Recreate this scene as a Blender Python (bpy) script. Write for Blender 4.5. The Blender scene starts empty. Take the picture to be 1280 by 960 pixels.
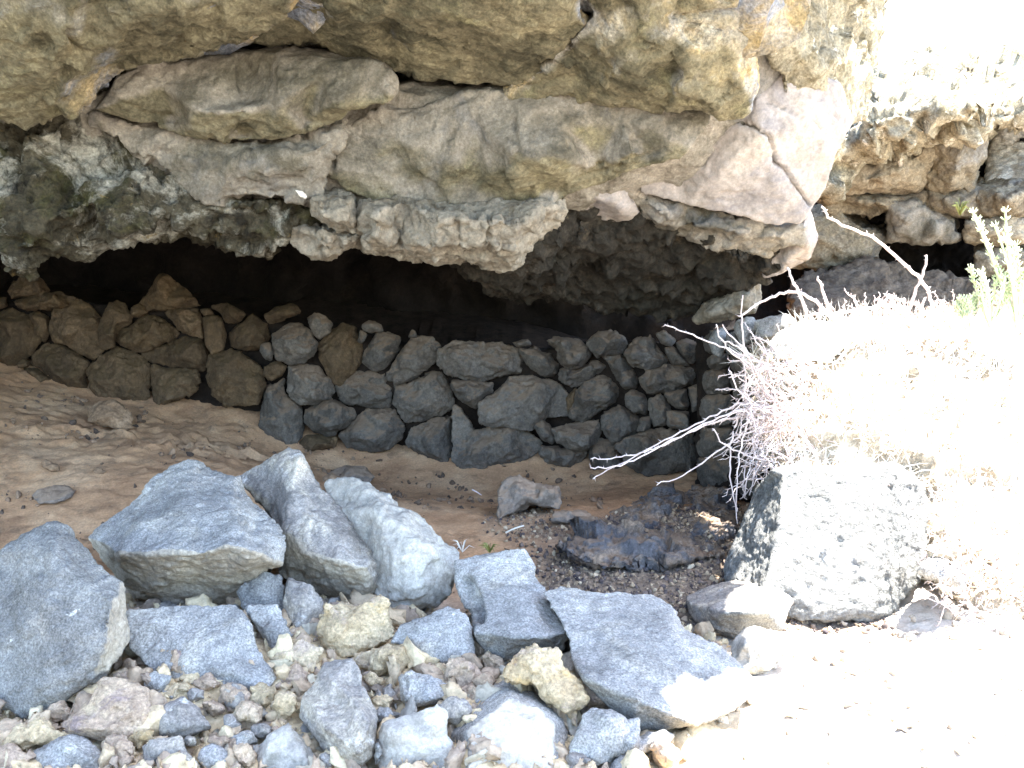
import bpy, bmesh, math, random
import numpy as np
from mathutils import Vector
from mathutils.geometry import delaunay_2d_cdt

scene = bpy.context.scene
C = scene.collection
PI = math.pi

# ------------------------------------------------------------------ camera geometry (for surveying points)
CAMZ, PITCH, F = 1.5, math.radians(6.68), 1280.0
sp, cp = math.sin(PITCH), math.cos(PITCH)
def P(px, py, Y):
    u, v = (px - 640) / F, (480 - py) / F
    dy = cp + v * sp
    k = Y / dy
    return Vector((u * k, Y, CAMZ + (-sp + v * cp) * k))

# ------------------------------------------------------------------ numpy noise
rs = np.random.RandomState(7)
PERM = np.concatenate([rs.permutation(256)] * 2)
G3 = rs.normal(size=(256, 3)); G3 /= np.linalg.norm(G3, axis=1)[:, None]
CELL = rs.uniform(size=(256, 3)); CDIR = rs.normal(size=(256, 3)); CVAL = rs.uniform(-1, 1, 256)
def hsh(i, j, k):
    return PERM[(PERM[(PERM[i & 255] + j) & 255] + k) & 255]
def perlin(p):
    i = np.floor(p).astype(np.int64); f = p - i
    u = f * f * f * (f * (f * 6 - 15) + 10)
    out = np.zeros(len(p))
    for a in (0, 1):
        wa = u[:, 0] if a else 1 - u[:, 0]
        for b in (0, 1):
            wb = u[:, 1] if b else 1 - u[:, 1]
            for c in (0, 1):
                wc = u[:, 2] if c else 1 - u[:, 2]
                g = G3[hsh(i[:, 0] + a, i[:, 1] + b, i[:, 2] + c)]
                out += wa * wb * wc * (g[:, 0] * (f[:, 0] - a) + g[:, 1] * (f[:, 1] - b) + g[:, 2] * (f[:, 2] - c))
    return out * 1.4
def fbm(p, octs=4, gain=0.5, lac=2.03):
    a, s, o = 1.0, 0.0, np.zeros(len(p))
    q = p.copy()
    for _ in range(octs):
        o += a * perlin(q); q = q * lac + 17.3; a *= gain
    return o
def vor(p):
    """F1 distance, and a random tilted-plane height per cell (chipped facets)"""
    i = np.floor(p).astype(np.int64)
    best = np.full(len(p), 9.0); h = np.zeros(len(p)); sec = np.full(len(p), 9.0)
    for a in (-1, 0, 1):
        for b in (-1, 0, 1):
            for c in (-1, 0, 1):
                id_ = hsh(i[:, 0] + a, i[:, 1] + b, i[:, 2] + c)
                d = p - (i + np.array([a, b, c]) + CELL[id_])
                r = (d * d).sum(1)
                m = r < best
                sec = np.where(m, best, np.minimum(sec, r))
                h = np.where(m, (d * CDIR[id_]).sum(1) * 0.9 + CVAL[id_] * 0.25, h)
                best = np.where(m, r, best)
    return np.sqrt(best), h, np.sqrt(sec)

# ------------------------------------------------------------------ materials
def lin(c):
    c = c.lstrip('#'); v = [int(c[i:i + 2], 16) / 255 for i in (0, 2, 4)]
    return tuple((x / 12.92 if x <= 0.04045 else ((x + 0.055) / 1.055) ** 2.4) for x in v) + (1,)
class NT:
    def __init__(s, name):
        s.m = bpy.data.materials.new(name); s.m.use_nodes = True
        s.t = s.m.node_tree; s.t.nodes.clear()
        s.out = s.n('ShaderNodeOutputMaterial'); s.b = s.n('ShaderNodeBsdfPrincipled')
        s.l(s.b.outputs[0], s.out.inputs[0])
    def n(s, ty, **k):
        x = s.t.nodes.new(ty)
        for a, v in k.items(): setattr(x, a, v)
        return x
    def l(s, a, b): s.t.links.new(a, b)
    def noise(s, vec, scale, detail=6, rough=0.6, dist=0.0):
        x = s.n('ShaderNodeTexNoise'); s.l(vec, x.inputs['Vector'])
        x.inputs['Scale'].default_value = scale; x.inputs['Detail'].default_value = detail
        x.inputs['Roughness'].default_value = rough; x.inputs['Distortion'].default_value = dist
        return x.outputs['Fac']
    def ramp(s, fac, stops):
        x = s.n('ShaderNodeValToRGB'); s.l(fac, x.inputs[0]); e = x.color_ramp.elements
        while len(e) < len(stops): e.new(0.5)
        for el, (p, c) in zip(e, stops):
            el.position = p; el.color = lin(c) if isinstance(c, str) else (c, c, c, 1)
        return x.outputs['Color']
    def mix(s, fac, a, b, mode='MIX'):
        x = s.n('ShaderNodeMix', data_type='RGBA', blend_type=mode)
        if isinstance(fac, (int, float)): x.inputs[0].default_value = fac
        else: s.l(fac, x.inputs[0])
        for v, i in ((a, 6), (b, 7)):
            if isinstance(v, str): x.inputs[i].default_value = lin(v)
            elif isinstance(v, (int, float)): x.inputs[i].default_value = (v, v, v, 1)
            else: s.l(v, x.inputs[i])
        return x.outputs[2]
    def math(s, op, a, b=0.0):
        x = s.n('ShaderNodeMath', operation=op)
        for v, i in ((a, 0), (b, 1)):
            if isinstance(v, (int, float)): x.inputs[i].default_value = v
            else: s.l(v, x.inputs[i])
        return x.outputs[0]
    def bump(s, h, strength, dist, prev=None):
        x = s.n('ShaderNodeBump'); x.inputs['Strength'].default_value = strength
        x.inputs['Distance'].default_value = dist; s.l(h, x.inputs['Height'])
        if prev is not None: s.l(prev, x.inputs['Normal'])
        return x.outputs[0]
def coords(t, vary=True):
    tc = t.n('ShaderNodeTexCoord').outputs['Object']
    if not vary: return tc, None
    oi = t.n('ShaderNodeObjectInfo')
    sc = t.n('ShaderNodeVectorMath', operation='ADD'); t.l(tc, sc.inputs[0])
    mul = t.math('MULTIPLY', oi.outputs['Random'], 37.0)
    t.l(mul, sc.inputs[1])
    return sc.outputs[0], oi.outputs['Random']
def rock_nodes(t, v, rnd, c1, c2, c3, s=2.5, patches=(), speck=0.35, speck_s=90, bump=0.5, bs=28, bd=0.02,
            dust=None, vary=0.25, pits=0.0, rough=0.9):
    n1 = t.noise(v, s, 8, 0.62, 0.4)
    col = t.ramp(n1, [(0.28, c1), (0.5, c2), (0.72, c3)])
    for k, (pc, ps, lo, hi, amt) in enumerate(patches):
        off = t.n('ShaderNodeVectorMath', operation='ADD'); t.l(v, off.inputs[0]); off.inputs[1].default_value = (k * 5.1 + 2.3, k * 3.7, k * 1.9)
        pn = t.noise(off.outputs[0], ps, 9, 0.7, 0.6)
        mk = t.math('MULTIPLY', t.ramp(pn, [(lo, 0.0), (hi, 1.0)]), amt)
        col = t.mix(mk, col, pc)
    sr = t.ramp(t.noise(v, speck_s, 3, 0.7), [(0.3, 0.45), (0.5, 1.0), (0.72, 1.75)])
    col = t.mix(speck, col, sr, 'MULTIPLY')
    med = t.ramp(t.noise(v, s * 5, 7, 0.7), [(0.3, 0.62), (0.7, 1.36)])
    col = t.mix(0.75, col, med, 'MULTIPLY')
    if rnd is not None and vary:
        r = t.n('ShaderNodeMapRange'); t.l(rnd, r.inputs[0]); r.inputs[3].default_value = 1 - vary; r.inputs[4].default_value = 1 + vary
        col = t.mix(1.0, col, r.outputs[0], 'MULTIPLY')
    if dust:
        g = t.n('ShaderNodeNewGeometry'); sx = t.n('ShaderNodeSeparateXYZ'); t.l(g.outputs['Normal'], sx.inputs[0])
        dn = t.math('ADD', sx.outputs[2], t.math('MULTIPLY', t.math('SUBTRACT', t.noise(v, 6, 6, 0.7), 0.5), 1.6))
        mk = t.math('MULTIPLY', t.ramp(dn, [(dust[1], 0.0), (dust[1] + 0.5, 1.0)]), dust[2])
        col = t.mix(mk, col, dust[0])
    nb = t.bump(t.noise(v, bs, 9, 0.68), bump, bd)
    if pits:
        vo = t.n('ShaderNodeTexVoronoi'); t.l(v, vo.inputs['Vector']); vo.inputs['Scale'].default_value = 45
        nb = t.bump(t.ramp(vo.outputs['Distance'], [(0.1, 0.0), (0.4, 1.0)]), pits, 0.008, nb)
    return col, nb
ARGS = {}
def rockmat(name, *a, **k):
    t = NT(name); v, rnd = coords(t); col, nb = rock_nodes(t, v, rnd, *a, **k)
    t.l(col, t.b.inputs['Base Color']); t.l(nb, t.b.inputs['Normal'])
    t.b.inputs['Roughness'].default_value = k.get('rough', .9); t.b.inputs['Specular IOR Level'].default_value = .2
    ARGS[t.m.name] = (a, k); return t.m
COMB = {}
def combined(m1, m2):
    """one rock with two face colours, split by the mesh attribute face2; olive undersides on the overhang hold painted shade"""
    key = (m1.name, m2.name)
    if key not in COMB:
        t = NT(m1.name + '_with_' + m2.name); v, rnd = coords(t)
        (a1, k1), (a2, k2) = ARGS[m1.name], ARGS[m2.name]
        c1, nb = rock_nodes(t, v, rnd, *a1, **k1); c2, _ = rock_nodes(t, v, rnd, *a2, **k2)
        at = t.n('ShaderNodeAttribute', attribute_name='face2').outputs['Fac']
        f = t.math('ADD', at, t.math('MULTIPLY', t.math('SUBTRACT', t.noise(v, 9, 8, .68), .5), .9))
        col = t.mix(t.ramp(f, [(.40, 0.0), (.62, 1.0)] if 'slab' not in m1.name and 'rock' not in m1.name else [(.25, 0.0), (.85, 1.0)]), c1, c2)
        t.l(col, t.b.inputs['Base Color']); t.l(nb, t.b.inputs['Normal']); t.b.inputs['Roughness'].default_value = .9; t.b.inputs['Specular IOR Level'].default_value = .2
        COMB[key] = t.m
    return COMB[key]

M = {}
# foreground basalt
M['basalt'] = rockmat('grey_basalt', '7b7974', '95928c', 'b1ada3', 2.6, [('c4baa4', 3, .56, .68, .45), ('66645f', 6, .55, .66, .6), ('d2cfc6', 14, .64, .70, .7)], .9, 130, .8, 42, .014, vary=.1)
M['basalt_dk'] = rockmat('dark_basalt', '6a6864', '807e78', '989489', 2.2, [('a89f90', 4, .58, .7, .4), ('54534f', 6, .55, .66, .6), ('c8c5bc', 16, .64, .70, .7)], .9, 130, .8, 42, .014, vary=.1)
M['basalt_purple'] = rockmat('purple_grey_basalt', '7a756e', '928b82', 'ada598', 3, [('c8bca6', 4, .52, .62, .6), ('6e6764', 5, .55, .64, .5), ('dcd8cf', 5, .62, .68, .75)], .7, 110, .8, 38, .016, vary=.1)
M['basalt_pale'] = rockmat('pale_grey_green_rock', '8a867d', 'a09a8f', 'b6afa1', 2.4, [('cfc6b0', 4, .54, .66, .5), ('8b8b80', 5, .56, .66, .5)], .4, 90, .7, 30, .018, vary=.08)
M['cut_face'] = rockmat('pale_cut_face', 'a89f90', 'b9af9f', 'c8beac', 4, [('b5a998', 7, .58, .68, .5)], .35, 70, .5, 30, .012, vary=.04)
M['tanface'] = rockmat('tan_weathered_face', '938a7a', 'a59b8a', 'b8ad98', 3, [('827868', 5, .55, .66, .6)], .5, 80, .7, 30, .016, vary=.06)
M['clinker'] = rockmat('pink_tan_lava_clinker', 'a08b79', 'b9a289', 'd0bb9c', 5, [('84757a', 6, .55, .64, .6), ('d6c3a0', 5, .56, .66, .6)], .55, 90, 1.0, 45, .02, vary=.14, pits=.4)
M['ochre'] = rockmat('ochre_lava_clinker', 'b29c7a', 'c6b08c', 'd8c5a2', 6, [('9f8c86', 6, .54, .64, .6), ('c4a062', 5, .57, .66, .5)], .5, 90, 1.0, 45, .02, vary=.08, pits=.4)
# wall
M['wall'] = rockmat('sheltered_wall_basalt', '4e4943', '605a52', '766e63', 3.5, [('5c5042', 3, .5, .65, .5)], .5, 60, .9, 24, .025, dust=('86705a', .3, .7), vary=.25)
M['wall_brown'] = rockmat('dusty_brown_wall_stone', '45382a', '544533', '665440', 3.5, [('65523a', 3, .5, .62, .6)], .5, 60, .9, 24, .025, dust=('55462f', .35, .6), vary=.25)
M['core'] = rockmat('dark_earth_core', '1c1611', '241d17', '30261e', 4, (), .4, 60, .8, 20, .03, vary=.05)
M['cave'] = rockmat('shade_darkened_cave_rock', '14100d', '1c1713', '29221b', 3, (), .4, 40, .8, 14, .04, vary=.05)  # shade of the hollow is put into this near-black colour
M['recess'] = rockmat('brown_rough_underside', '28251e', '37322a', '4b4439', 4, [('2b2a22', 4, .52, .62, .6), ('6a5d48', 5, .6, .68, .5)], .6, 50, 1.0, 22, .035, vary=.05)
# overhang
M['slab_grey'] = rockmat('lichened_grey_rock', '857f74', '9e988a', 'b7b09e', 3.0, [('808896', 1.1, .43, .54, .85), ('a8905c', 1.7, .48, .6, .8), ('4b483e', 5, .54, .66, .75), ('b8b3a0', 6, .58, .66, .7)], .8, 55, 1.1, 30, .026, vary=.05, pits=.25)
M['slab_olive_shade'] = rockmat('olive_stained_shaded_rock', '5f5946', '746c55', '8b8266', 2.6, [('3b392b', 2.4, .5, .62, .8), ('918a67', 3, .57, .68, .6)], .6, 60, 1.0, 28, .02, vary=.05, pits=.2)  # olive stain, with underside shade painted into the same colour
M['slab_brown'] = rockmat('brown_plain_rock', '6f685b', '837b6d', '988f80', 2.0, [('4a4536', 2.0, .48, .62, .8), ('616264', 1.4, .54, .64, .5), ('989080', 3, .58, .7, .5)], .5, 60, .8, 24, .02, vary=.05)
M['lip'] = rockmat('pale_knobbly_rock', '7b7263', '908776', 'a59b8a', 3.0, [('6a5c46', 3, .54, .64, .6)], .45, 50, 1.0, 20, .03, vary=.05)
M['moss'] = rockmat('mossy_dark_rock', '3b3629', '4d4738', '645d4c', 3.2, [('454323', 2.2, .52, .62, .7), ('aaa595', 2.6, .50, .60, .9), ('24211b', 4, .56, .64, .8), ('8d7746', 5, .62, .68, .7)], .7, 50, 1.1, 20, .045, vary=.04)
M['panel'] = rockmat('pinkish_smooth_panel', '80766d', '948a80', 'a89e92', 1.6, [('7a777a', 1.6, .5, .64, .7), ('6c6d72', 5, .62, .7, .4)], .3, 60, .5, 20, .014, vary=.04)
M['edge'] = rockmat('lichen_specked_edge_rock', '7a725f', '938a74', 'ada388', 4, [('61563c', 4, .52, .62, .7), ('d6cfbd', 7, .56, .62, .8)], .7, 50, 1.0, 22, .035, vary=.04, pits=.3)
M['far'] = rockmat('far_brown_rock', '6e6353', '857963', '9c907a', 2.0, [('463b2f', 2.5, .52, .62, .7), ('80807e', 1.6, .55, .66, .6)], .5, 40, .9, 12, .05, vary=.2)
M['far_red'] = rockmat('red_brown_ledge', '52473b', '675a4b', '7e7060', 3, [('3a2d23', 4, .52, .62, .6)], .5, 40, 1.0, 12, .06, vary=.06)
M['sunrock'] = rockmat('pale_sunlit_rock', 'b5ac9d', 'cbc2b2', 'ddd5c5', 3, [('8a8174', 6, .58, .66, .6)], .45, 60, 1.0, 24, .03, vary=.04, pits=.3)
M['bank'] = rockmat('dry_brown_bank', '93826c', 'b3a48e', 'cbbfaa', 4, (), .5, 60, 1.0, 20, .04, vary=.04)
M['block'] = rockmat('coarse_grey_basalt', '777773', '8c8b86', 'a19f99', 3, [('bdb39e', 4, .58, .68, .4)], .6, 60, 1.3, 26, .05, vary=.04, pits=.3)
M['outcrop'] = rockmat('dark_bedrock', '4e4d50', '626163', '76726d', 4, [('9a8670', 4, .48, .6, .85)], .6, 60, 1.0, 26, .035, dust=('8c7660', .75, .75), vary=.04)
M['dusty'] = rockmat('dusty_floor_stone', '6a6156', '80756a', '928679', 4, (), .5, 60, .8, 26, .022, dust=('a08870', .3, .7), vary=.1)
M['tan_stone'] = rockmat('tan_earth_stone', '7d6650', '92785e', 'a58b70', 4, [('72604e', 5, .55, .66, .6)], .5, 60, .9, 26, .025, vary=.1)

def simple(name, c, rough=.8, c2=None, s=8):
    t = NT(name); v, r = coords(t)
    col = t.ramp(t.noise(v, s, 5, .6), [(.3, c), (.7, c2 or c)])
    t.l(col, t.b.inputs['Base Color']); t.b.inputs['Roughness'].default_value = rough
    return t.m
M['twig'] = simple('bleached_grey_twig', 'bba8a0', .8, 'dfd0c8', 14)
M['straw'] = simple('bleached_straw', 'e2dccb', .8, 'f0ece2', 5)
M['succ'] = simple('pale_green_succulent', 'a3b083', .6, 'c9d0ad', 10)
M['scrub'] = simple('dark_dry_scrub', '3a3128', .9, '5c5040', 3)
M['green'] = simple('fresh_green_leaf', '6f7438', .6, '8b8a4a', 12)
M['white'] = simple('chalky_white', 'e4ddcf', .7, 'cfc6b5', 20)

# ------------------------------------------------------------------ tagging
def tag(o, label, cat, group=None, kind=None):
    if label: o['label'] = label
    if cat: o['category'] = cat
    if group: o['group'] = group
    if kind: o['kind'] = kind
    return o
def empty(name, loc, label, cat, group=None):
    o = bpy.data.objects.new(name, None); C.objects.link(o); o.location = loc
    return tag(o, label, cat, group)
def link(name, me, mat, parent=None, loc=None):
    """link mesh (world coordinates) with its origin at the middle of its base"""
    n = len(me.vertices); co = np.empty(n * 3); me.vertices.foreach_get('co', co); co = co.reshape(-1, 3)
    if loc is None:
        mn, mx = co.min(0), co.max(0); loc = np.array([(mn[0] + mx[0]) / 2, (mn[1] + mx[1]) / 2, mn[2]])
    co = co - np.array(loc); me.vertices.foreach_set('co', co.ravel()); me.update()
    o = bpy.data.objects.new(name, me); C.objects.link(o)
    mats = mat if isinstance(mat, (list, tuple)) else [mat]
    if len(me.materials) == 0:
        for m in mats: me.materials.append(m)
    o.location = loc
    if parent:
        o.parent = parent
        o.location = Vector(loc) - parent.location
    return o

# ------------------------------------------------------------------ rock building
JOBS = []
def relief_geo(outline, inner, back, ks=0.75, shift=(0, 0)):
    """front: traced silhouette + relief points, each with its own depth; sides and back closed at `back` metres behind"""
    pts = [Vector((x, y)) for x, y, _ in outline] + [Vector((x, y)) for x, y, _ in inner]
    n = len(outline)
    edges = [(i, (i + 1) % n) for i in range(n)]
    vs, es, fs, ov, oe, of = delaunay_2d_cdt(pts, edges, [], 1, 1e-4)
    Yl = [p[2] for p in outline] + [p[2] for p in inner]
    V = []
    for k, v in enumerate(vs):
        src = ov[k]
        Y = Yl[src[0]] if src else sum(Yl) / len(Yl)
        V.append(P(v.x, v.y, Y))
    Fc = [tuple(f) for f in fs]
    # boundary loop
    cnt = {}
    for f in Fc:
        for i in range(len(f)):
            e = (f[i], f[(i + 1) % len(f)]); cnt[e] = 1
    bnd = [e for e in cnt if (e[1], e[0]) not in cnt]
    nxt = dict(bnd)
    bv = list(nxt)
    cx = sum(vs[i].x for i in bv) / len(bv); cy = sum(vs[i].y for i in bv) / len(bv)
    Ym = max(V[i].y for i in bv)
    idx = {}
    for i in bv:
        x, y = cx + (vs[i].x - cx) * ks + shift[0], cy + (vs[i].y - cy) * ks + shift[1]
        Yb = max(V[i].y + back * 0.6, Ym + back * 0.55)
        idx[i] = len(V); V.append(P(x, y, Yb))
    c = len(V); V.append(P(cx + shift[0], cy + shift[1], Ym + back))
    for a, b in bnd:
        Fc.append((b, a, idx[a], idx[b])); Fc.append((idx[b], idx[a], c))
    return V, Fc
def mesh_from(V, Fc):
    me = bpy.data.meshes.new('m'); me.from_pydata([tuple(v) for v in V], [], Fc); me.update()
    bm = bmesh.new(); bm.from_mesh(me); bmesh.ops.recalc_face_normals(bm, faces=bm.faces); bmesh.ops.triangulate(bm, faces=bm.faces)
    bm.to_mesh(me); bm.free(); return me
STY = {  # warp amp/scale, facet amp/scale, fbm amp/scale, lumps amp/scale, smooth
    'basalt':  dict(w=(.016, 3.5), fc=(.007, 6), fc2=(.004, 18), fb=(.007, 9), sm=1, fine=(.0045, 40)),
    'wall':    dict(w=(.016, 5), fc=(.009, 8), fc2=(.006, 20), fb=(.008, 11), sm=1, fine=(.004, 38)),
    'clinker': dict(w=(.030, 9), fc=(.004, 14), fb=(.020, 14), sm=1, lump=(.024, 24), fine=(.007, 60)),
    'smooth':  dict(w=(.022, 2.2), fc=(.016, 3.0), fc2=(.007, 10), fb=(.014, 3.2), sm=2, fine=(.007, 24)),
    'slab':    dict(w=(.030, 2.4), fc=(.022, 3.2), fc2=(.010, 10), fb=(.022, 4.5), sm=2, fine=(.010, 24)),
    'rough':   dict(w=(.050, 3.5), fc=(.050, 4.2), fc2=(.016, 13), fb=(.050, 5), sm=1, fine=(.012, 22)),
    'lip':     dict(w=(.025, 4), fc=(.024, 5), fc2=(.012, 13), fb=(.022, 7), sm=1, lump=(.012, 11), fine=(.008, 30)),
    'block':   dict(w=(.010, 3), fc=(.006, 6), fb=(.008, 8), sm=0, lump=(.006, 30), fine=(.008, 34)),
    'far':     dict(w=(.050, 1.6), fc=(.070, 2.6), fc2=(.025, 8), fb=(.060, 3.2), sm=1, fine=(.02, 14)),
    'cave':    dict(w=(.1, 1.4), fc=(.10, 2.4), fb=(.10, 2.5), sm=1, fine=(.02, 14)),
}
def queue(name, V, Fc, vox, style, mat, parent=None, label=None, cat=None, group=None, cracks=(), face_mats=None, amp=1.0):
    JOBS.append(dict(name=name, V=V, F=Fc, vox=vox, style=style, mat=mat, parent=parent, label=label, cat=cat, group=group, cracks=cracks, fm=face_mats, amp=amp))
def smooth_np(co, e, it, f=0.5):
    n = len(co); deg = np.bincount(e.ravel(), minlength=n).astype(float)[:, None]; deg[deg == 0] = 1
    for _ in range(it):
        acc = np.zeros_like(co)
        for k in range(3):
            acc[:, k] = np.bincount(e[:, 0], co[e[:, 1], k], n) + np.bincount(e[:, 1], co[e[:, 0], k], n)
        co = co + f * (acc / deg - co)
    return co
def vnormals(me):
    n = len(me.vertices); a = np.empty(n * 3); me.vertex_normals.foreach_get('vector', a); return a.reshape(-1, 3)
def seg_dist(p, line):
    d = np.full(len(p), 9.0)
    for a, b in zip(line[:-1], line[1:]):
        a, b = np.array(a), np.array(b); ab = b - a
        t = np.clip(((p - a) @ ab) / (ab @ ab), 0, 1)
        d = np.minimum(d, np.linalg.norm(p - (a + t[:, None] * ab), axis=1))
    return d
def run_jobs():
    tmp = []
    for j in JOBS:
        me = mesh_from(j['V'], j['F'])
        o = bpy.data.objects.new('tmp', me); C.objects.link(o)
        r = o.modifiers.new('r', 'REMESH'); r.mode = 'VOXEL'; r.voxel_size = j['vox']; r.adaptivity = 0
        tmp.append(o)
    dg = bpy.context.evaluated_depsgraph_get()
    for k, (j, o) in enumerate(zip(JOBS, tmp)):
        me = bpy.data.meshes.new_from_object(o.evaluated_get(dg))
        st = STY[j['style']]; A = j['amp']
        n = len(me.vertices); co = np.empty(n * 3); me.vertices.foreach_get('co', co); co = co.reshape(-1, 3)
        e = np.empty(len(me.edges) * 2, dtype=np.int32); me.edges.foreach_get('vertices', e); e = e.reshape(-1, 2)
        co = smooth_np(co, e, st['sm'])
        off = np.array([k * 3.17, k * 1.31, k * 2.23])
        wa, ws = st['w']
        q = (co + off) * ws
        co = co + wa * A * np.stack([fbm(q, 2), fbm(q + 31.7, 2), fbm(q + 77.1, 2)], 1)
        me.vertices.foreach_set('co', co.ravel()); me.update(); nm = vnormals(me)
        d = np.zeros(n); p = co + off
        fa, fs = st['fc']
        wq = p * fs + 0.35 * np.stack([perlin(p * fs * 1.7), perlin(p * fs * 1.7 + 9.2), perlin(p * fs * 1.7 + 21.4)], 1)
        _, h, _ = vor(wq); d += fa * A * np.clip(h, -1.6, 1.6)
        if 'fc2' in st:
            f2a, f2s = st['fc2']; _, h, _ = vor(p * f2s + .3 * perlin(p * f2s * 1.5)[:, None]); d += f2a * A * np.clip(h, -1.6, 1.6)
        ba, b_s = st['fb']; d += ba * A * fbm(p * b_s, 4, .55)
        if 'lump' in st:
            la, ls = st['lump']; f1, _, _ = vor(p * ls + .2 * perlin(p * ls * 2)[:, None]); d += la * A * (0.35 - f1 * f1)
        fa2, fs2 = st['fine']; d += fa2 * fbm(p * fs2, 3, .6)
        if j['cracks']:
            rel = co - np.array([0, 0, CAMZ]); fw = rel[:, 1] * cp - rel[:, 2] * sp; upv = rel[:, 1] * sp + rel[:, 2] * cp
            pp = np.stack([640 + F * rel[:, 0] / fw, 480 - F * upv / fw, fw * 0], 1); pp[:, :2] += 2.5 * np.stack([fbm(co * 9, 3), fbm(co * 9 + 40, 3)], 1)
            front = (nm * rel).sum(1) < 0
            for line, wd, dp in j['cracks']:
                dd_ = np.full(n, 1e9)
                for a_, b_ in zip(line[:-1], line[1:]):
                    A2, B2 = np.array(a_[:2]), np.array(b_[:2]); ab = B2 - A2
                    tt = np.clip(((pp[:, :2] - A2) @ ab) / (ab @ ab), 0, 1)
                    dd_ = np.minimum(dd_, np.linalg.norm(pp[:, :2] - (A2 + tt[:, None] * ab), axis=1))
                sd = dd_ * fw / F
                d -= np.where(front, dp * np.clip(1.15 - sd / wd, 0, 1) * np.clip(1 + fbm(co * 14, 2), .4, 1.6), 0)
        co = co + nm * d[:, None]
        me.vertices.foreach_set('co', co.ravel()); me.update()
        me.polygons.foreach_set('use_smooth', np.ones(len(me.polygons), dtype=bool))
        mats = [j['mat']]
        me.materials.clear(); me.materials.append(j['mat'])
        if j['fm']:
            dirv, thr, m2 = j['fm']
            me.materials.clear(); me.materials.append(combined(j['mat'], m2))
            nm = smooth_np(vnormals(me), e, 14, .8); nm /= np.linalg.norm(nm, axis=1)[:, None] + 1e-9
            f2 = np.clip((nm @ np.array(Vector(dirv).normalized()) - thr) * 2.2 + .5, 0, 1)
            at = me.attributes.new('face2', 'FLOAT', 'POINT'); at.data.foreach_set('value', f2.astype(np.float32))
        o2 = link(j['name'], me, j['mat'], j['parent'])
        if j['label'] or j['cat']: tag(o2, j['label'], j['cat'], j['group'])
    for o in tmp:
        m = o.data; bpy.data.objects.remove(o); bpy.data.meshes.remove(m)
    JOBS.clear()

def S(s, ox=0, oy=0, k=1.0):
    """'x,y,Y x,y,Y' in survey coordinates -> list of (px, py, Y or None)"""
    out = []
    for w in s.split():
        a = [float(q) for q in w.split(',')]
        out.append((ox + a[0] / k, oy + a[1] / k, a[2] if len(a) > 2 else None))
    return out
rng = random.Random(11)
def auto(outline, Y0, slope=.15, bulge=.07, rim=.0):
    """depth for an outline without one: the top leans back by `slope`, the middle bulges toward the viewer with random facets"""
    ym = max(p[1] for p in outline); m = Y0 / F
    cx = sum(p[0] for p in outline) / len(outline); cy = sum(p[1] for p in outline) / len(outline)
    Yo = lambda x, y: Y0 + slope * (ym - y) * m
    out = [(x, y, Yo(x, y) + rng.uniform(-.012, .012)) for x, y, _ in outline]
    tx, ty = rng.uniform(-.3, .3), rng.uniform(-.35, .2)
    inn = []
    n = len(outline); k0 = rng.randrange(n); nf = 4 if n > 6 else 3
    for i in range(nf):
        x, y, _ = outline[(k0 + i * n // nf) % n]; sc = rng.uniform(.45, .78)
        x2, y2 = cx + (x - cx) * sc, cy + (y - cy) * sc
        d = bulge * rng.uniform(.5, 1.25) + (tx * (x2 - cx) + ty * (y2 - cy)) * m * .4
        inn.append((x2, y2, Yo(x2, y2) - max(d, .006)))
    inn.append((cx, cy, Yo(cx, cy) - bulge * rng.uniform(.7, 1.1)))
    return out, inn

# ================================================================== THE OVERHANG
ov = empty('rock_overhang', (0.0, 6.2, 1.5), 'huge layered rock overhang roofing the dark hollow above the dry stone wall', 'rock overhang')
def slab(name, outl, inn, back, style, mat, vox=.016, cracks=(), label=None, ks=.9, shift=(0, -20), amp=1.0, parent=ov, fm=None, flat=0.0, push=0.0):
    o_, i_ = S(outl), [(x, y, Y + push) for x, y, Y in S(inn)]
    if flat and i_:
        near = lambda p: sorted((math.hypot(p[0] - q[0], p[1] - q[1]), q[2]) for q in i_)[:2]
        o_ = [(x, y, Y + flat * (sum(q[1] for q in near((x, y))) / len(near((x, y))) + .04 - Y)) for x, y, Y in o_]
    V, Fc = relief_geo(o_, i_, back, ks, shift)
    queue(name, V, Fc, vox, style, mat, parent, label=label, cracks=cracks, amp=amp, face_mats=fm)

slab('rock_slab', '-90,-60,4.4 120,-70,4.35 395,-60,4.55 366,0,4.85 350,22,5.0 312,45,5.15 288,56,5.3 255,68,5.4 190,77,5.45 150,90,5.45 110,112,5.4 95,130,5.4 88,143,5.4 60,152,5.4 30,165,5.4 0,148,5.3 -90,152,5.2',
     '0,112,4.95 55,92,4.9 110,62,4.85 200,45,4.8 290,26,4.85 345,4,4.82 60,20,4.62 200,10,4.6 -60,60,4.75 -60,120,5.0 82,48,4.66 310,-30,4.65 150,68,5.12 240,52,5.1', 1.0, 'slab', M['slab_grey'],
     cracks=[([(78, 0, 4.6), (80, 25, 4.66), (92, 50, 4.8), (100, 66, 4.95)], .018, .04)], flat=.25, label='grey and ochre slab at the upper left of the overhang', fm=((0, -.35, -.94), .70, M['slab_olive_shade']))
slab('rock_slab', '330,-60,4.5 790,-60,4.4 735,-20,4.6 722,5,4.75 735,32,4.85 722,48,5.0 704,66,5.2 692,86,5.4 664,106,5.55 600,111,5.65 520,96,5.65 440,70,5.65 400,58,5.65 330,50,5.65 262,62,5.65 290,40,5.5 340,10,5.2',
     '345,24,5.12 420,24,4.95 500,22,4.85 600,26,4.8 690,22,4.75 420,-20,4.7 600,-20,4.55 470,46,5.3 560,66,5.28 640,70,5.22 680,55,5.0 380,44,5.45', .9, 'slab', M['slab_grey'], fm=((0, -.35, -.94), .62, M['slab_olive_shade']),
     flat=.25, label='olive stained slab hanging over a dark slot')
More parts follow.
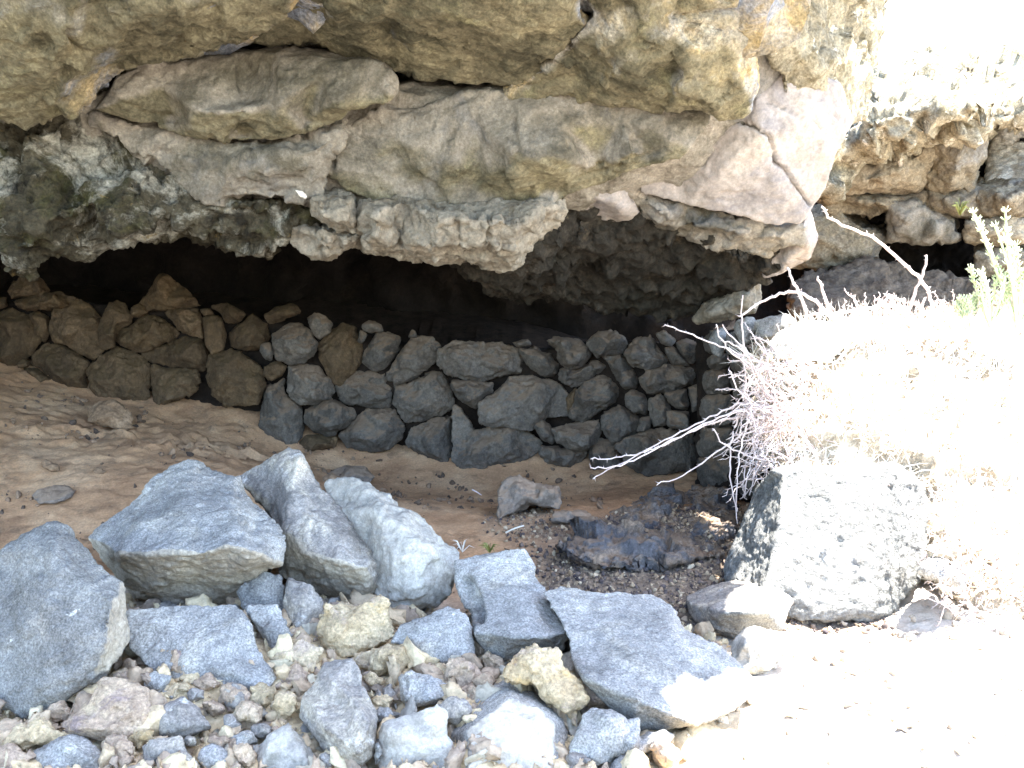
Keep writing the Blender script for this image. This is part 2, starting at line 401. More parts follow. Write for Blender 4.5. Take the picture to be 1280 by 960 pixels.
slab('rock_slab', '700,-60,4.5 980,-60,4.7 955,0,4.9 946,30,5.0 942,60,5.05 943,110,5.2 930,147,5.35 905,143,5.35 888,137,5.4 800,126,5.5 700,119,5.55 640,117,5.6 636,108,5.55 690,82,5.25 704,60,5.05 720,38,4.9 742,18,4.85',
     '718,70,5.1 780,92,4.98 850,114,4.98 890,126,5.05 928,100,5.02 780,50,4.85 860,60,4.85 900,20,4.85 820,0,4.72 740,100,5.25 830,120,5.2 690,105,5.4 915,60,4.92', .9, 'slab', M['slab_grey'],
     cracks=[([(835, 22, 4.8), (870, 20, 4.82), (905, 13, 4.84), (945, 8, 4.9)], .014, .035), ([(720, 95, 5.2), (700, 84, 5.2), (690, 70, 5.1)], .02, .04), ([(640, 112, 5.5), (700, 100, 5.3), (770, 112, 5.2)], .012, .02), ([(862, 30, 4.85), (900, 40, 4.86), (940, 36, 4.95)], .010, .02)],
     flat=.25, label='grey, blue and ochre slab right of the middle', fm=((0, -.35, -.94), .70, M['slab_olive_shade']))
slab('rock_block', '112,138,5.6 140,108,5.5 146,97,5.45 190,77,5.4 300,70,5.38 350,67,5.38 465,74,5.36 486,85,5.36 499,101,5.36 497,116,5.34 480,130,5.36 440,137,5.5 428,150,5.6 380,165,5.68 330,176,5.75 280,179,5.75 230,169,5.75 180,157,5.7',
     '150,128,5.3 245,137,5.22 300,140,5.16 298,80,5.28 304,82,5.36 303,128,5.3 342,128,5.2 338,84,5.3 346,82,5.22 350,131,5.12 420,132,5.14 485,112,5.16 400,95,5.2 200,105,5.3 470,90,5.2 300,162,5.5 220,152,5.48 380,150,5.4', .7, 'smooth', M['slab_brown'],
     cracks=[([(299, 72, 5.3), (299, 100, 5.28), (302, 126, 5.25)], .014, .03), ([(455, 98, 5.15), (472, 112, 5.15), (482, 122, 5.2)], .010, .02)], amp=.7, flat=.8, push=.15, label='brown smooth lens shaped block under the dark slot', fm=((0, -.35, -.94), .70, M['slab_olive_shade']))
slab('rock_slab', '424,153,5.7 445,140,5.6 475,132,5.52 520,136,5.5 560,127,5.55 600,112,5.6 650,112,5.6 780,118,5.62 892,138,5.5 886,160,5.45 860,186,5.5 820,206,5.6 780,221,5.7 745,228,5.8 712,246,5.85 690,262,5.9 650,268,5.9 600,268,5.9 540,264,5.85 470,256,5.85 438,242,5.85 408,216,5.8 414,190,5.75',
     '545,152,5.42 640,190,5.22 700,194,5.18 790,192,5.22 840,168,5.26 870,150,5.32 600,150,5.36 700,150,5.3 780,150,5.34 480,168,5.5 560,200,5.42 470,205,5.55 600,230,5.52 690,235,5.55 520,232,5.62 750,212,5.5 810,196,5.4 642,165,5.28 648,165,5.24', .7, 'smooth', M['slab_brown'],
     cracks=[([(415, 218, 5.75), (414, 195, 5.7), (425, 168, 5.6), (442, 146, 5.55), (470, 135, 5.5)], .020, .05), ([(430, 176, 5.55), (490, 172, 5.45), (540, 162, 5.4), (545, 140, 5.45)], .010, .018), ([(640, 150, 5.3), (645, 175, 5.24), (646, 195, 5.22)], .016, .03), ([(700, 237, 5.6), (760, 210, 5.5), (830, 187, 5.38)], .012, .025), ([(500, 140, 5.45), (560, 135, 5.45), (600, 118, 5.5)], .010, .02)], flat=.8, push=.14, label='long brown lens shaped slab across the middle', fm=((0, -.35, -.94), .70, M['slab_olive_shade']))
slab('rock_slab', '105,140,5.75 180,158,5.75 280,180,5.75 330,178,5.72 430,150,5.7 432,165,5.7 416,200,5.75 406,225,5.8 415,256,5.9 380,252,5.9 330,246,5.9 270,250,5.95 225,235,5.95 175,195,5.9',
     '345,195,5.52 390,190,5.52 300,205,5.58 250,200,5.66 380,225,5.62 320,225,5.66 200,185,5.7', .7, 'rough', M['slab_brown'], amp=.55, flat=.8, label='rough brown slab below the lens shaped block')
slab('rock_slab', '-100,110,5.7 0,120,5.75 60,120,5.75 95,112,5.75 130,112,5.8 180,160,5.8 240,192,5.85 272,232,5.9 300,246,5.9 345,250,5.9 390,262,5.9 392,285,5.95 365,300,6.1 345,307,6.15 310,319,6.2 270,310,6.2 215,292,6.15 195,301,6.1 140,309,6.05 92,318,6.0 64,316,5.95 50,338,5.9 24,343,5.85 4,320,5.9 -100,310,5.8',
     '60,275,5.5 150,288,5.58 230,272,5.72 100,225,5.72 180,225,5.78 20,200,5.62 10,260,5.55 40,185,5.7 240,235,5.76 310,285,5.85 300,262,5.76 25,318,5.62 110,255,5.55 150,195,5.85 70,160,5.72 210,255,5.68 355,285,5.82', .8, 'rough', M['moss'], cracks=[([(30, 172, 5.7), (22, 200, 5.65), (14, 235, 5.6)], .02, .05)], flat=.25, label='mossy broken rock at the left end of the overhang')
slab('rock_block', '384,247,5.72 410,243,5.7 440,243,5.7 445,262,5.68 446,290,5.75 425,288,5.8 402,280,5.8 388,270,5.78', '400,255,5.5 435,252,5.5 438,280,5.54 405,272,5.54', .5, 'lip', M['lip'], .012, amp=.6)
slab('rock_slab', '450,252,5.72 510,253,5.7 600,256,5.7 660,256,5.72 690,249,5.75 712,247,5.8 709,262,5.8 692,281,5.85 674,300,5.9 660,316,5.95 640,336,6.0 620,338,6.0 590,331,6.0 540,325,6.0 500,316,6.0 470,318,6.0 430,310,6.0 405,325,6.0 388,318,6.0 362,300,5.95 340,278,5.95 385,286,5.85 420,292,5.8 448,296,5.75',
     '470,268,5.46 540,272,5.42 600,275,5.4 650,280,5.44 470,298,5.52 540,306,5.52 600,310,5.5 640,312,5.56 680,265,5.58 660,262,5.5 400,302,5.75 430,302,5.74 500,312,5.75', .7, 'lip', M['lip'], .014,
     cracks=[([(496, 275, 5.44), (498, 300, 5.5), (505, 310, 5.6)], .012, .04), ([(570, 275, 5.42), (574, 310, 5.5)], .012, .03), ([(612, 265, 5.45), (612, 318, 5.6)], .014, .05), ([(520, 308, 5.6), (580, 316, 5.62), (610, 316, 5.6)], .012, .04), ([(450, 292, 5.6), (447, 312, 5.9)], .02, .05)], flat=.25, label='pale knobbly lip hanging lowest over the hollow')
slab('rock_panel', '798,226,6.0 850,197,5.85 894,152,5.7 925,148,5.6 945,118,5.5 985,85,5.5 1050,105,5.75 1068,152,5.95 1042,200,6.0 1032,236,6.05 1003,281,6.05 970,282,6.1 940,277,6.12 900,267,6.12 860,257,6.12 824,246,6.12 800,241,6.1',
     '950,170,5.62 960,215,5.76 990,250,5.86 880,230,5.86 1010,150,5.66 1020,200,5.8 850,240,5.98 930,255,5.92', .6, 'smooth', M['panel'], .014, cracks=[([(920, 149, 5.6), (940, 158, 5.63), (963, 171, 5.64), (968, 202, 5.72), (985, 217, 5.76), (1000, 240, 5.84), (1012, 256, 5.92)], .0075, .06), ([(958, 126, 5.55), (990, 140, 5.62), (1020, 150, 5.7), (1034, 172, 5.8)], .006, .02)], amp=.35, flat=.8, label='smooth pinkish panel split by a dark crack')
slab('rock_block', '762,224,6.05 800,228,6.08 800,243,6.1 860,258,6.12 960,283,6.12 1006,281,6.1 1002,302,6.15 962,320,6.3 930,314,6.3 880,307,6.3 842,292,6.3 815,282,6.3 800,268,6.25 772,255,6.2',
     '820,262,6.02 870,276,6.04 920,290,6.04 970,296,6.06 845,282,6.16 940,302,6.14', .6, 'rough', M['slab_brown'], .014, amp=.5)
slab('rock_block', '700,240,6.0 765,221,5.95 786,240,6.0 801,266,6.1 790,277,6.15 775,281,6.2 740,272,6.2 706,264,6.15', '740,245,5.9 770,255,5.94 725,255,5.98', .6, 'smooth', M['panel'], .014, amp=.4)
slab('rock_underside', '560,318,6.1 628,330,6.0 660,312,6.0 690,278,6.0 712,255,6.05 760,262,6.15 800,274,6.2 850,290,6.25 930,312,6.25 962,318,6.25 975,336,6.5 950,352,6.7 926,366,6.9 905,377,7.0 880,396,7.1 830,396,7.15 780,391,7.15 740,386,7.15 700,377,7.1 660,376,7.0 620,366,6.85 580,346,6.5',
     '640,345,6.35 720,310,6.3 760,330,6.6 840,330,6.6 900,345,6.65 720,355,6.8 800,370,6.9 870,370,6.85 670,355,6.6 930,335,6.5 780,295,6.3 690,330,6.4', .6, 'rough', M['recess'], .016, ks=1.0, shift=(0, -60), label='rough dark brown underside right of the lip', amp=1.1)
slab('rock_edge', '940,-70,5.2 1120,-70,6.3 1110,0,6.25 1101,50,6.25 1096,100,6.25 1090,150,6.25 1066,156,6.1 1048,200,6.1 1036,222,6.1 1031,240,6.1 1012,258,6.1 990,180,5.8 978,95,5.55 958,60,5.4 948,20,5.3',
     '1000,20,5.5 1010,80,5.55 1050,20,5.85 1060,80,5.9 1030,130,5.8 1085,60,6.15 1020,200,5.95 960,0,5.28 985,50,5.42', .9, 'rough', M['edge'], .016, amp=.5, ks=.8, shift=(-60, -10), label='bright rough edge at the right end of the overhang')
slab('rock_flake', '985,275,6.3 1010,262,6.2 1016,285,6.22 1022,302,6.26 1012,325,6.35 975,346,6.45 955,350,6.5 948,335,6.45 972,318,6.4', '1002,290,6.14 1010,305,6.16 985,325,6.3', .35, 'smooth', M['panel'], .012, amp=.3)
slab('rock_block', '868,402,7.0 872,390,6.9 880,380,6.85 904,372,6.8 920,362,6.7 948,356,6.7 951,375,6.7 947,392,6.75 925,397,6.8 895,403,6.85 880,404,6.95', '880,390,6.75 925,380,6.6 935,370,6.58 905,388,6.68', .5, 'lip', M['lip'], .014, amp=.7)
slab('rock_backing', '90,130,5.65 200,95,5.8 330,110,5.9 440,115,5.85 520,100,5.75 640,112,5.65 900,110,5.5 930,40,5.4 985,20,5.6 1060,60,6.0 1060,140,6.05 1025,230,6.15 900,262,6.2 800,262,6.2 700,262,6.0 600,290,5.98 440,290,5.98 340,270,6.0 240,230,5.98 120,200,5.9',
     '300,150,5.7 450,160,5.66 650,200,5.62 850,170,5.62 400,230,5.82 600,250,5.85 760,235,5.9 480,110,5.62 560,118,5.6', .6, 'smooth', M['slab_brown'], .018, amp=.8)
# roof above: the overhang goes on up and out over the rubble heap; unseen, outline shaped for its shadow
def hull_pts(pts):
    bm = bmesh.new()
    for p in pts: bm.verts.new(p)
    bmesh.ops.convex_hull(bm, input=bm.verts)
    for v in [v for v in bm.verts if not v.link_faces]: bm.verts.remove(v)
    bm.verts.index_update(); V = [v.co.copy() for v in bm.verts]; Fc = [tuple(v.index for v in f.verts) for f in bm.faces]; bm.free(); return V, Fc
def hullpart(name, pts, vox, style, mat, parent=ov, **k):
    V, Fc = hull_pts(pts); queue(name, V, Fc, vox, style, mat, parent, **k)
ROOF = [(-9, 2.55), (1.42, 2.55), (1.61, 3.2), (1.8, 3.9), (2.08, 4.25), (2.1, 4.6), (2.2, 5.0), (2.2, 5.3), (2.06, 5.8), (-9, 5.8)]
hullpart('rock_roof', [(x, y, 3.25) for x, y in ROOF] + [(x * .97, y + .4, 4.3) for x, y in ROOF], .06, 'cave', M['slab_grey'])
hullpart('rock_mass', [(-9, 4.75, 2.75), (1.2, 4.85, 2.75), (1.45, 6.3, 2.75), (-9, 6.5, 2.6), (-9, 4.75, 4.4), (1.2, 4.85, 4.4), (1.4, 6.3, 4.4), (-9, 6.5, 4.4)], .06, 'cave', M['slab_grey'])
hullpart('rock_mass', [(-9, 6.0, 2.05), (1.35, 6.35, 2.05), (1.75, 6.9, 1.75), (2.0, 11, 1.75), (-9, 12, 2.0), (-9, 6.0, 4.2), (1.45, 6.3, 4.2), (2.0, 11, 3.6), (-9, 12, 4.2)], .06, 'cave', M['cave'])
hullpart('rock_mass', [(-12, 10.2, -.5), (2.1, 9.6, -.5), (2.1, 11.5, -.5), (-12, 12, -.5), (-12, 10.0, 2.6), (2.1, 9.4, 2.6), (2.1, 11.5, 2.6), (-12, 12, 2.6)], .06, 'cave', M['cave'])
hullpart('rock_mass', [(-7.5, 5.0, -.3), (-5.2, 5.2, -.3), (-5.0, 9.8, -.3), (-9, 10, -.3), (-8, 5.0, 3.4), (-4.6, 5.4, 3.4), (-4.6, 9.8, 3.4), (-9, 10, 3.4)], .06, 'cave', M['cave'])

# ================================================================== THE DRY STONE WALL
dw = empty('dry_stone_wall', P(560, 590, 7.7), 'low dry stone wall of fitted dark basalt lumps built across the back of the hollow', 'stone wall')
WX, WY = [-120, 0, 330, 560, 700, 870, 960], [8.1, 8.0, 7.78, 7.7, 7.55, 7.15, 6.7]
wy = lambda x: float(np.interp(x, WX, WY))
W1 = """-60,320 0,290 70,270 150,300 200,420 150,500 60,540 0,540 -60,500
150,290 190,275 240,300 250,380 225,430 180,400 145,340
265,290 320,240 400,225 460,260 505,310 500,390 520,470 470,520 420,490 350,450 270,415 245,370
170,500 230,440 300,445 370,475 450,535 430,600 430,660 380,680 300,650 260,620 210,560 165,545
430,570 500,520 570,455 640,475 720,510 745,560 745,700 690,745 620,745 570,725 490,705 450,630
760,545 860,560 990,580 1000,640 960,690 830,740 775,745 760,660
720,485 830,440 900,400 1000,415 1035,490 1040,560 1010,575 930,565 860,550 760,530
575,390 650,350 720,300 780,300 860,345 890,390 860,420 730,475 690,480 630,460 580,430
520,300 545,250 590,225 630,250 660,310 650,345 580,385 570,450 520,465 495,430 495,350
830,280 870,265 990,265 1010,330 1015,410 960,400 900,370 860,320
720,210 760,150 800,95 840,100 900,150 980,220 990,250 930,265 840,270 730,275 690,250
1015,310 1060,290 1110,310 1130,400 1120,470 1060,490 1030,440
1050,490 1120,475 1200,475 1290,540 1330,640 1290,740 1130,745 1060,690 1035,600 1045,540
40,170 110,100 200,110 240,160 240,200 60,205
70,230 160,190 290,185 370,215 340,250 260,275 100,265
120,560 180,555 260,610 260,640 200,645 140,600
660,250 700,240 740,280 700,310 650,300
1060,250 1140,240 1230,290 1200,330 1130,330 1110,290
1000,265 1050,260 1070,290 1020,300
-60,200 30,205 40,250 0,265 -60,265
80,540 110,515 150,530 140,555 100,560"""
W2 = """0,180 60,130 130,180 145,240 100,300 40,310 -40,290 -50,220
110,280 150,270 170,320 160,365 130,360 100,320
120,140 180,95 250,75 290,100 300,130 230,160 150,178
160,240 230,185 300,175 340,210 385,275 375,330 320,375 260,380 190,360 170,310
335,150 370,125 420,140 465,180 450,220 400,262 360,220
390,290 440,230 520,185 580,200 600,270 605,375 560,430 510,485 470,480 430,410 400,350
610,190 650,160 710,185 715,215 660,230 620,215
610,370 640,290 690,225 740,215 795,245 790,310 750,390 690,412 640,400
725,430 790,340 850,260 900,250 960,250 995,300 980,370 930,410 850,455 780,470 735,460
985,380 1005,310 1080,268 1200,275 1300,280 1390,300 1405,350 1395,420 1320,430 1220,465 1130,455 1040,430
230,470 250,400 320,380 390,390 440,450 470,510 460,545 380,575 300,575 250,540 230,520
485,500 540,450 560,410 640,415 715,420 740,490 760,560 740,590 650,600 560,590 510,570
780,480 850,470 960,415 1010,430 1060,530 1070,600 1010,630 900,660 830,665 790,620 765,560
1060,460 1140,460 1270,475 1260,520 1180,605 1140,580 1090,545 1060,500
110,640 120,540 140,490 220,460 230,540 300,590 318,680 310,740 250,810 190,800 140,750 105,690
325,610 420,560 480,565 560,610 580,640 520,700 440,732 370,720 325,670
300,780 330,735 420,740 485,745 480,790 400,820 320,825
500,740 540,680 620,620 700,600 770,605 820,700 810,750 760,800 650,815 540,800
820,770 870,700 960,660 1055,640 1060,880 1020,895 970,860 900,835 840,810
1065,600 1100,590 1150,680 1165,725 1260,690 1400,700 1500,770 1490,810 1430,850 1360,885 1250,915 1110,900 1070,860
120,400 180,370 235,390 210,440 160,470 120,440
840,250 860,205 880,215 890,250
600,210 640,230 610,280 590,270"""
W3 = """0,500 60,450 90,430 150,370 230,360 300,370 400,400 440,470 430,560 330,560 290,600 240,630 140,610 40,610 0,585
190,220 260,210 350,250 395,300 390,355 330,355 270,330 220,280
330,190 370,170 500,175 545,220 555,260 520,300 450,325 400,300 390,240
540,190 590,140 650,130 720,165 735,200 710,245 640,255 590,270 550,230
395,350 410,330 480,325 560,280 600,280 640,310 560,370 460,415 410,385
610,265 700,250 760,320 795,380 780,420 720,420 680,370 640,300
725,250 780,170 850,160 900,200 945,285 900,310 820,330 760,300
880,150 920,130 980,180 960,210 910,200
980,195 1040,175 1100,205 1090,260 1060,300 1010,260
800,370 860,330 960,300 1070,320 1090,350 1060,400 950,440 850,445 820,420
725,450 760,430 820,450 840,500 830,555 770,545 730,510
845,480 900,450 950,500 965,560 930,610 870,615 850,560
930,450 1030,425 1045,500 1040,525 980,520 940,490
450,560 480,470 520,390 600,345 660,370 690,430 680,480 600,540 520,600 465,580
605,560 700,495 760,540 805,580 800,630 720,680 665,705 620,640
430,470 480,420 490,440 470,500 440,540
275,600 310,575 350,610 380,680 360,705 310,680 280,640
360,620 430,600 500,590 590,575 600,640 580,690 520,730 450,725 390,690
300,750 320,710 420,720 540,730 500,790 450,830 400,820 330,790
555,710 600,670 670,690 720,780 690,830 570,835 550,770
680,710 760,660 900,625 1050,650 1080,750 1060,830 950,850 800,845 740,800
800,570 855,560 855,620 820,640 785,640
1040,420 1090,400 1100,520 1060,540
930,540 1040,540 1060,640 940,610
160,190 240,180 260,205 190,215
965,210 1010,260 1060,310 960,300 920,220"""
allw = [S(l, 0, 320, 4) for l in W1.split('\n')] + [S(l, 300, 360, 4) for l in W2.split('\n')] + [S(l, 600, 380, 4) for l in W3.split('\n')]
for o_ in allw:
    cx = sum(p[0] for p in o_) / len(o_); cy = sum(p[1] for p in o_) / len(o_)
    w = max(p[0] for p in o_) - min(p[0] for p in o_)
    top = np.interp(cx, [0, 350, 560, 870], [370, 390, 425, 425]); bot = np.interp(cx, [0, 350, 560, 870], [480, 560, 590, 600])
    Y0 = wy(cx) + .12 * max(0, min(1, (bot - cy) / (bot - top))) + rng.uniform(-.06, .05)
    # grow a touch so that neighbours meet
    o_ = [(cx + (x - cx) * 1.06, cy + (y - cy) * 1.06, None) for x, y, _ in o_]
    out, inn = auto(o_, Y0, .25, min(.14, .0022 * w + .025))
    V, Fc = relief_geo(out, inn, .22, .8)
    mat = M['wall_brown'] if cx < 300 or (cx < 430 and rng.random() < .5) or rng.random() < .06 else M['wall']
    queue('stone', V, Fc, .012, 'wall', mat, dw, amp=min(1, w / 55))
V, Fc = relief_geo([(x, y, wy(x) + .22) for x, y in ((-100, 380), (60, 372), (180, 385), (300, 395), (420, 412), (540, 435), (660, 440), (760, 425), (880, 430), (880, 610), (700, 600), (560, 592), (440, 580), (330, 560), (180, 520), (0, 490), (-100, 480))], [(200, 450, 8.0), (500, 500, 7.85), (750, 520, 7.65)], .5, .95)
queue('core', V, Fc, .03, 'wall', M['core'], dw)

# return wall toward the viewer at the right, in deep shade
rw = empty('dry_stone_wall', P(915, 640, 6.0), 'short end wall of dark stones returning toward the viewer behind the thorny branches', 'stone wall')
RS = """1110,180,7.0 1150,140,6.9 1240,150,6.8 1250,240,6.8 1150,250,6.95
1130,262,6.95 1240,252,6.8 1250,322,6.8 1140,325,6.95
1110,332,7.0 1240,328,6.8 1250,452,6.8 1120,445,6.95
1100,460,7.0 1260,452,6.8 1270,604,6.75 1105,612,6.95
1085,622,7.0 1262,615,6.75 1270,762,6.75 1090,765,6.95
1080,772,6.95 1270,770,6.7 1280,925,6.6 1090,905,6.9
1245,250,6.7 1360,200,6.3 1380,330,6.3 1255,345,6.7
1255,350,6.7 1390,335,6.3 1400,470,6.3 1262,480,6.65
1268,490,6.65 1410,478,6.25 1410,640,6.25 1270,650,6.65
1272,660,6.65 1410,650,6.2 1400,800,6.2 1280,810,6.6
1280,820,6.6 1400,810,6.2 1390,960,6.1 1290,960,6.5"""
for l in RS.split('\n'):
    o_ = S(l, 600, 380, 4); cx = sum(p[0] for p in o_) / len(o_); cy = sum(p[1] for p in o_) / len(o_)
    Ym = sum(p[2] for p in o_) / len(o_)
    mid = [((a[0] + b[0]) / 2 + (((a[0] + b[0]) / 2) - cx) * .08, (a[1] + b[1]) / 2 + ((a[1] + b[1]) / 2 - cy) * .08, (a[2] + b[2]) / 2) for a, b in zip(o_, o_[1:] + o_[:1])]
    full = [q for a, b in zip(o_, mid) for q in (((a[0] - cx) * .93 + cx, (a[1] - cy) * .93 + cy, a[2]), b)]
    V, Fc = relief_geo(full, [(cx, cy, Ym - .1), (cx + 6, cy - 8, Ym - .12), (cx - 7, cy + 5, Ym - .06)], .3, .9, (10, 0))
    queue('stone', V, Fc, .016, 'wall', M['wall'], rw)
V, Fc = relief_geo(S('868,425,7.25 960,400,6.6 1000,420,6.4 1000,640,6.2 930,640,6.3 868,610,7.0'), S('920,520,6.85'), .6, 1.0, (30, 0))
queue('core', V, Fc, .04, 'wall', M['core'], rw)
for l, Y, m in (('240,150 330,145 345,200 320,270 280,290 230,220', 6.0, 'basalt_dk'), ('340,165 400,140 500,130 550,160 560,200 470,240 420,260 380,280 330,270', 5.85, 'basalt_dk'), ('100,260 130,210 180,200 195,260 170,340 120,320', 6.4, 'basalt_dk'), ('190,230 235,215 270,290 260,340 195,320', 6.2, 'basalt_dk')):
    out, inn = auto(S(l, 860, 360, 4), Y, .3, .06); V, Fc = relief_geo(out, inn, .25, .85); queue('stone', V, Fc, .012, 'wall', M[m], rw, amp=.7)

# ground shape, surveyed
gp = [(0, 455, 8.0), (-150, 440, 8.1), (100, 490, 7.9), (200, 512, 7.8), (330, 550, 7.7), (440, 578, 7.7), (560, 592, 7.6), (700, 594, 7.45), (820, 604, 7.1), (900, 615, 6.8),
      (0, 560, 6.3), (0, 650, 5.4), (100, 620, 5.6), (200, 560, 6.6), (300, 590, 6.2), (450, 620, 6.3), (600, 640, 6.0), (700, 645, 5.8), (750, 700, 5.15), (850, 640, 5.8), (900, 700, 5.05), (800, 740, 4.7), (980, 780, 4.4),
      (250, 700, 5.0), (450, 720, 4.8), (60, 900, 3.3), (250, 850, 3.5), (250, 790, 3.85), (400, 800, 3.85), (550, 810, 3.75), (600, 900, 3.25), (750, 900, 3.25), (300, 965, 3.0), (640, 965, 3.0), (900, 965, 3.0), (1280, 965, 3.0),
      (1000, 850, 3.8), (1200, 850, 3.8), (1280, 800, 4.15), (1100, 785, 4.4), (50, 790, 4.0), (660, 800, 4.2), (900, 820, 4.0), (500, 860, 3.5), (400, 880, 3.4), (150, 860, 3.45), (0, 500, 7.2), (130, 540, 7.0)]
gpt = [tuple(P(*q)) for q in gp] + [(-9, 3, .2), (-9, 8, 1.0), (9, 3, -.1), (9, 8, .1), (0, -4, 0), (-8, -4, 0), (8, -4, 0), (0, 1, 0), (-4, 1.5, .1), (4, 1.5, -.05), (-2, 8.8, .85), (0, 8.6, .7), (2, 8.6, .3), (-5, 8.9, 1.1), (0, 11, 1.0), (5, 11, .3), (-3, 2.4, .1), (-4.5, 4, .25), (-4.5, 6, .6)]
gx = np.array(gpt); ctr = gx[:, :2]
def tps(d): return np.where(d > 1e-9, d * d * np.log(d + 1e-12), 0)
n_ = len(gx); D = np.linalg.norm(ctr[:, None] - ctr[None], axis=2)
Am = np.zeros((n_ + 3, n_ + 3)); Am[:n_, :n_] = tps(D) + np.eye(n_) * .02; Am[:n_, n_] = 1; Am[:n_, n_ + 1:] = ctr; Am[n_, :n_] = 1; Am[n_ + 1:, :n_] = ctr.T
sol = np.linalg.solve(Am, np.concatenate([gx[:, 2], np.zeros(3)]))
def gbase(x, y):
    q = np.stack([x, y], 1); o = np.zeros(len(q))
    for s in range(0, len(q), 20000):
        d = np.linalg.norm(q[s:s + 20000, None] - ctr[None], axis=2); o[s:s + 20000] = tps(d) @ sol[:n_]
    o += sol[n_] + q @ sol[n_ + 1:]
    far_ = np.clip((np.maximum(np.abs(x) / 9.5, np.abs(y - 3.5) / 8.0) - 1) * 2.0, 0, 1)
    return np.clip(o, -1.0, 1.6) * (1 - far_)
def zones(x, y):
    px = 640 + F * x / np.maximum(y, .5)
    n = fbm(np.stack([x * 1.6, y * 1.6, x * 0], 1), 3)
    sand = np.clip((5.6 - (-.28 * x) * 0 - (5.6 - y) * 1.0 - 4.3 + n * .35 - np.clip(x - .35, 0, 9) * 1.3) / .6, 0, 1)   # sheltered dusty floor
    gravel = np.clip((x + .15 + n * .2) / .35, 0, 1) * np.clip((y - 4.1) / .3, 0, 1) * np.clip((6.2 - y + n * .4) / .5, 0, 1) * (1 - np.clip((x - 1.6) / .2, 0, 1))
    return sand, gravel
def gheight(x, y):
    z = gbase(x, y)
    q = np.stack([x, y, x * 0 + 3.3], 1)
    sand, gravel = zones(x, y)
    heap = np.clip((4.5 - y) / .6, 0, 1) * np.clip((1.0 - x) / .5, 0, 1)
    amp = .013 + .035 * heap + .010 * np.clip((-x - .6) / .8, 0, 1)
    ledge = np.exp(-((x + 2.35) / .75) ** 2 - ((y - 7.0) / .5) ** 2)
    z += (amp + .05 * ledge) * fbm(q * 3.2, 6, .62) + .05 * ledge * vor(q * 4 + .3 * perlin(q * 5)[:, None])[1]
    _, h, _ = vor(q * 7 + .3 * perlin(q * 9)[:, None]); z += (.010 + .012 * heap) * h * (1 - .85 * sand)
    z += .006 * sand * np.clip(vor(q * 26)[1], -1, 1.5)
    f1, _, _ = vor(q * 17); z += .012 * (1 - sand * .6) * (0.4 - f1 * f1)
    return z
YS = np.linspace(2.6, 9.5, 700)
def ground_y(px, py):
    """depth at which the sight line through a surveyed point meets the ground"""
    p = np.array([tuple(P(px, py, y)) for y in YS]); d = p[:, 2] - gbase(p[:, 0], p[:, 1])
    k = np.argmax(d <= 0); return float(YS[k]) if d[k] <= 0 else 9.0
# ================================================================== BOULDERS AND STONES (things)
TRACED = []
def rock(name, outl, inn, back, mat, label, cat='boulder', style='basalt', vox=.010, crop=(0, 0, 1), Y0=None, slope=.5, bulge=.06, ks=.75, group=None, fm=None, amp=1.0, cracks=(), shift=(0, 0), ground=True, bias=.03, near=1.0):
    o_ = S(outl, *crop); TRACED.append([(x, y) for x, y, _ in o_])
    if Y0 is None: out, i_ = o_, S(inn, *crop)
    else: out, i_ = auto(o_, Y0, slope, bulge)
    if near != 1.0: out = [(x, y, Y * near) for x, y, Y in out]; i_ = [(x, y, Y * near) for x, y, Y in i_]
    if ground:
        lo = max(out, key=lambda p: p[1]); k = (ground_y(lo[0], min(lo[1], 958)) - bias) / lo[2]
        out = [(x, y, Y * k) for x, y, Y in out]; i_ = [(x, y, Y * k) for x, y, Y in i_]
        cracks = [([(x, y, Y * k) for x, y, Y in l], w_, d_) for l, w_, d_ in cracks]
    V, Fc = relief_geo(out, i_, back, ks, shift)
    queue(name, V, Fc, vox, style, M[mat], None, label, cat, group, cracks, fm, amp)
FR = 'large basalt boulders of the foreground heap'
rock('boulder', '0,690,3.75 30,668,3.78 68,651,3.8 78,653,3.8 92,665,3.76 120,700,3.66 148,726,3.6 156,745,3.55 159,800,3.5 150,816,3.46 125,850,3.4 60,888,3.34 42,900,3.34 20,893,3.36 0,880,3.38 -50,862,3.4 -60,720,3.7',
     '66,690,3.55 60,760,3.4 50,860,3.32 118,735,3.46 140,748,3.40 128,800,3.34 118,848,3.34 20,740,3.56 0,800,3.46 90,840,3.3', .45, 'basalt_dk', 'tall pointed blue grey boulder at the left margin, pale strip down its right side', fm=((1, -.1, .1), .82, M['tanface']), group=FR)
rock('boulder', '108,672,4.15 150,640,4.25 190,600,4.4 214,582,4.45 240,578,4.45 290,598,4.4 320,630,4.3 346,655,4.1 356,680,3.98 350,705,3.92 336,708,3.9 320,725,3.95 295,750,4.02 275,760,4.05 200,755,4.05 165,751,4.08 152,735,4.1 125,700,4.1',
     '156,690,3.86 200,692,3.8 240,693,3.76 290,682,3.74 320,690,3.74 342,701,3.82 230,630,4.06 180,650,4.0 290,640,4.0 200,725,3.92 280,725,3.9', .5, 'basalt', 'broad blue grey boulder with a flat tan underside, resting on a grey slab', fm=((0, -.75, -.66), .28, M['tanface']), group=FR)
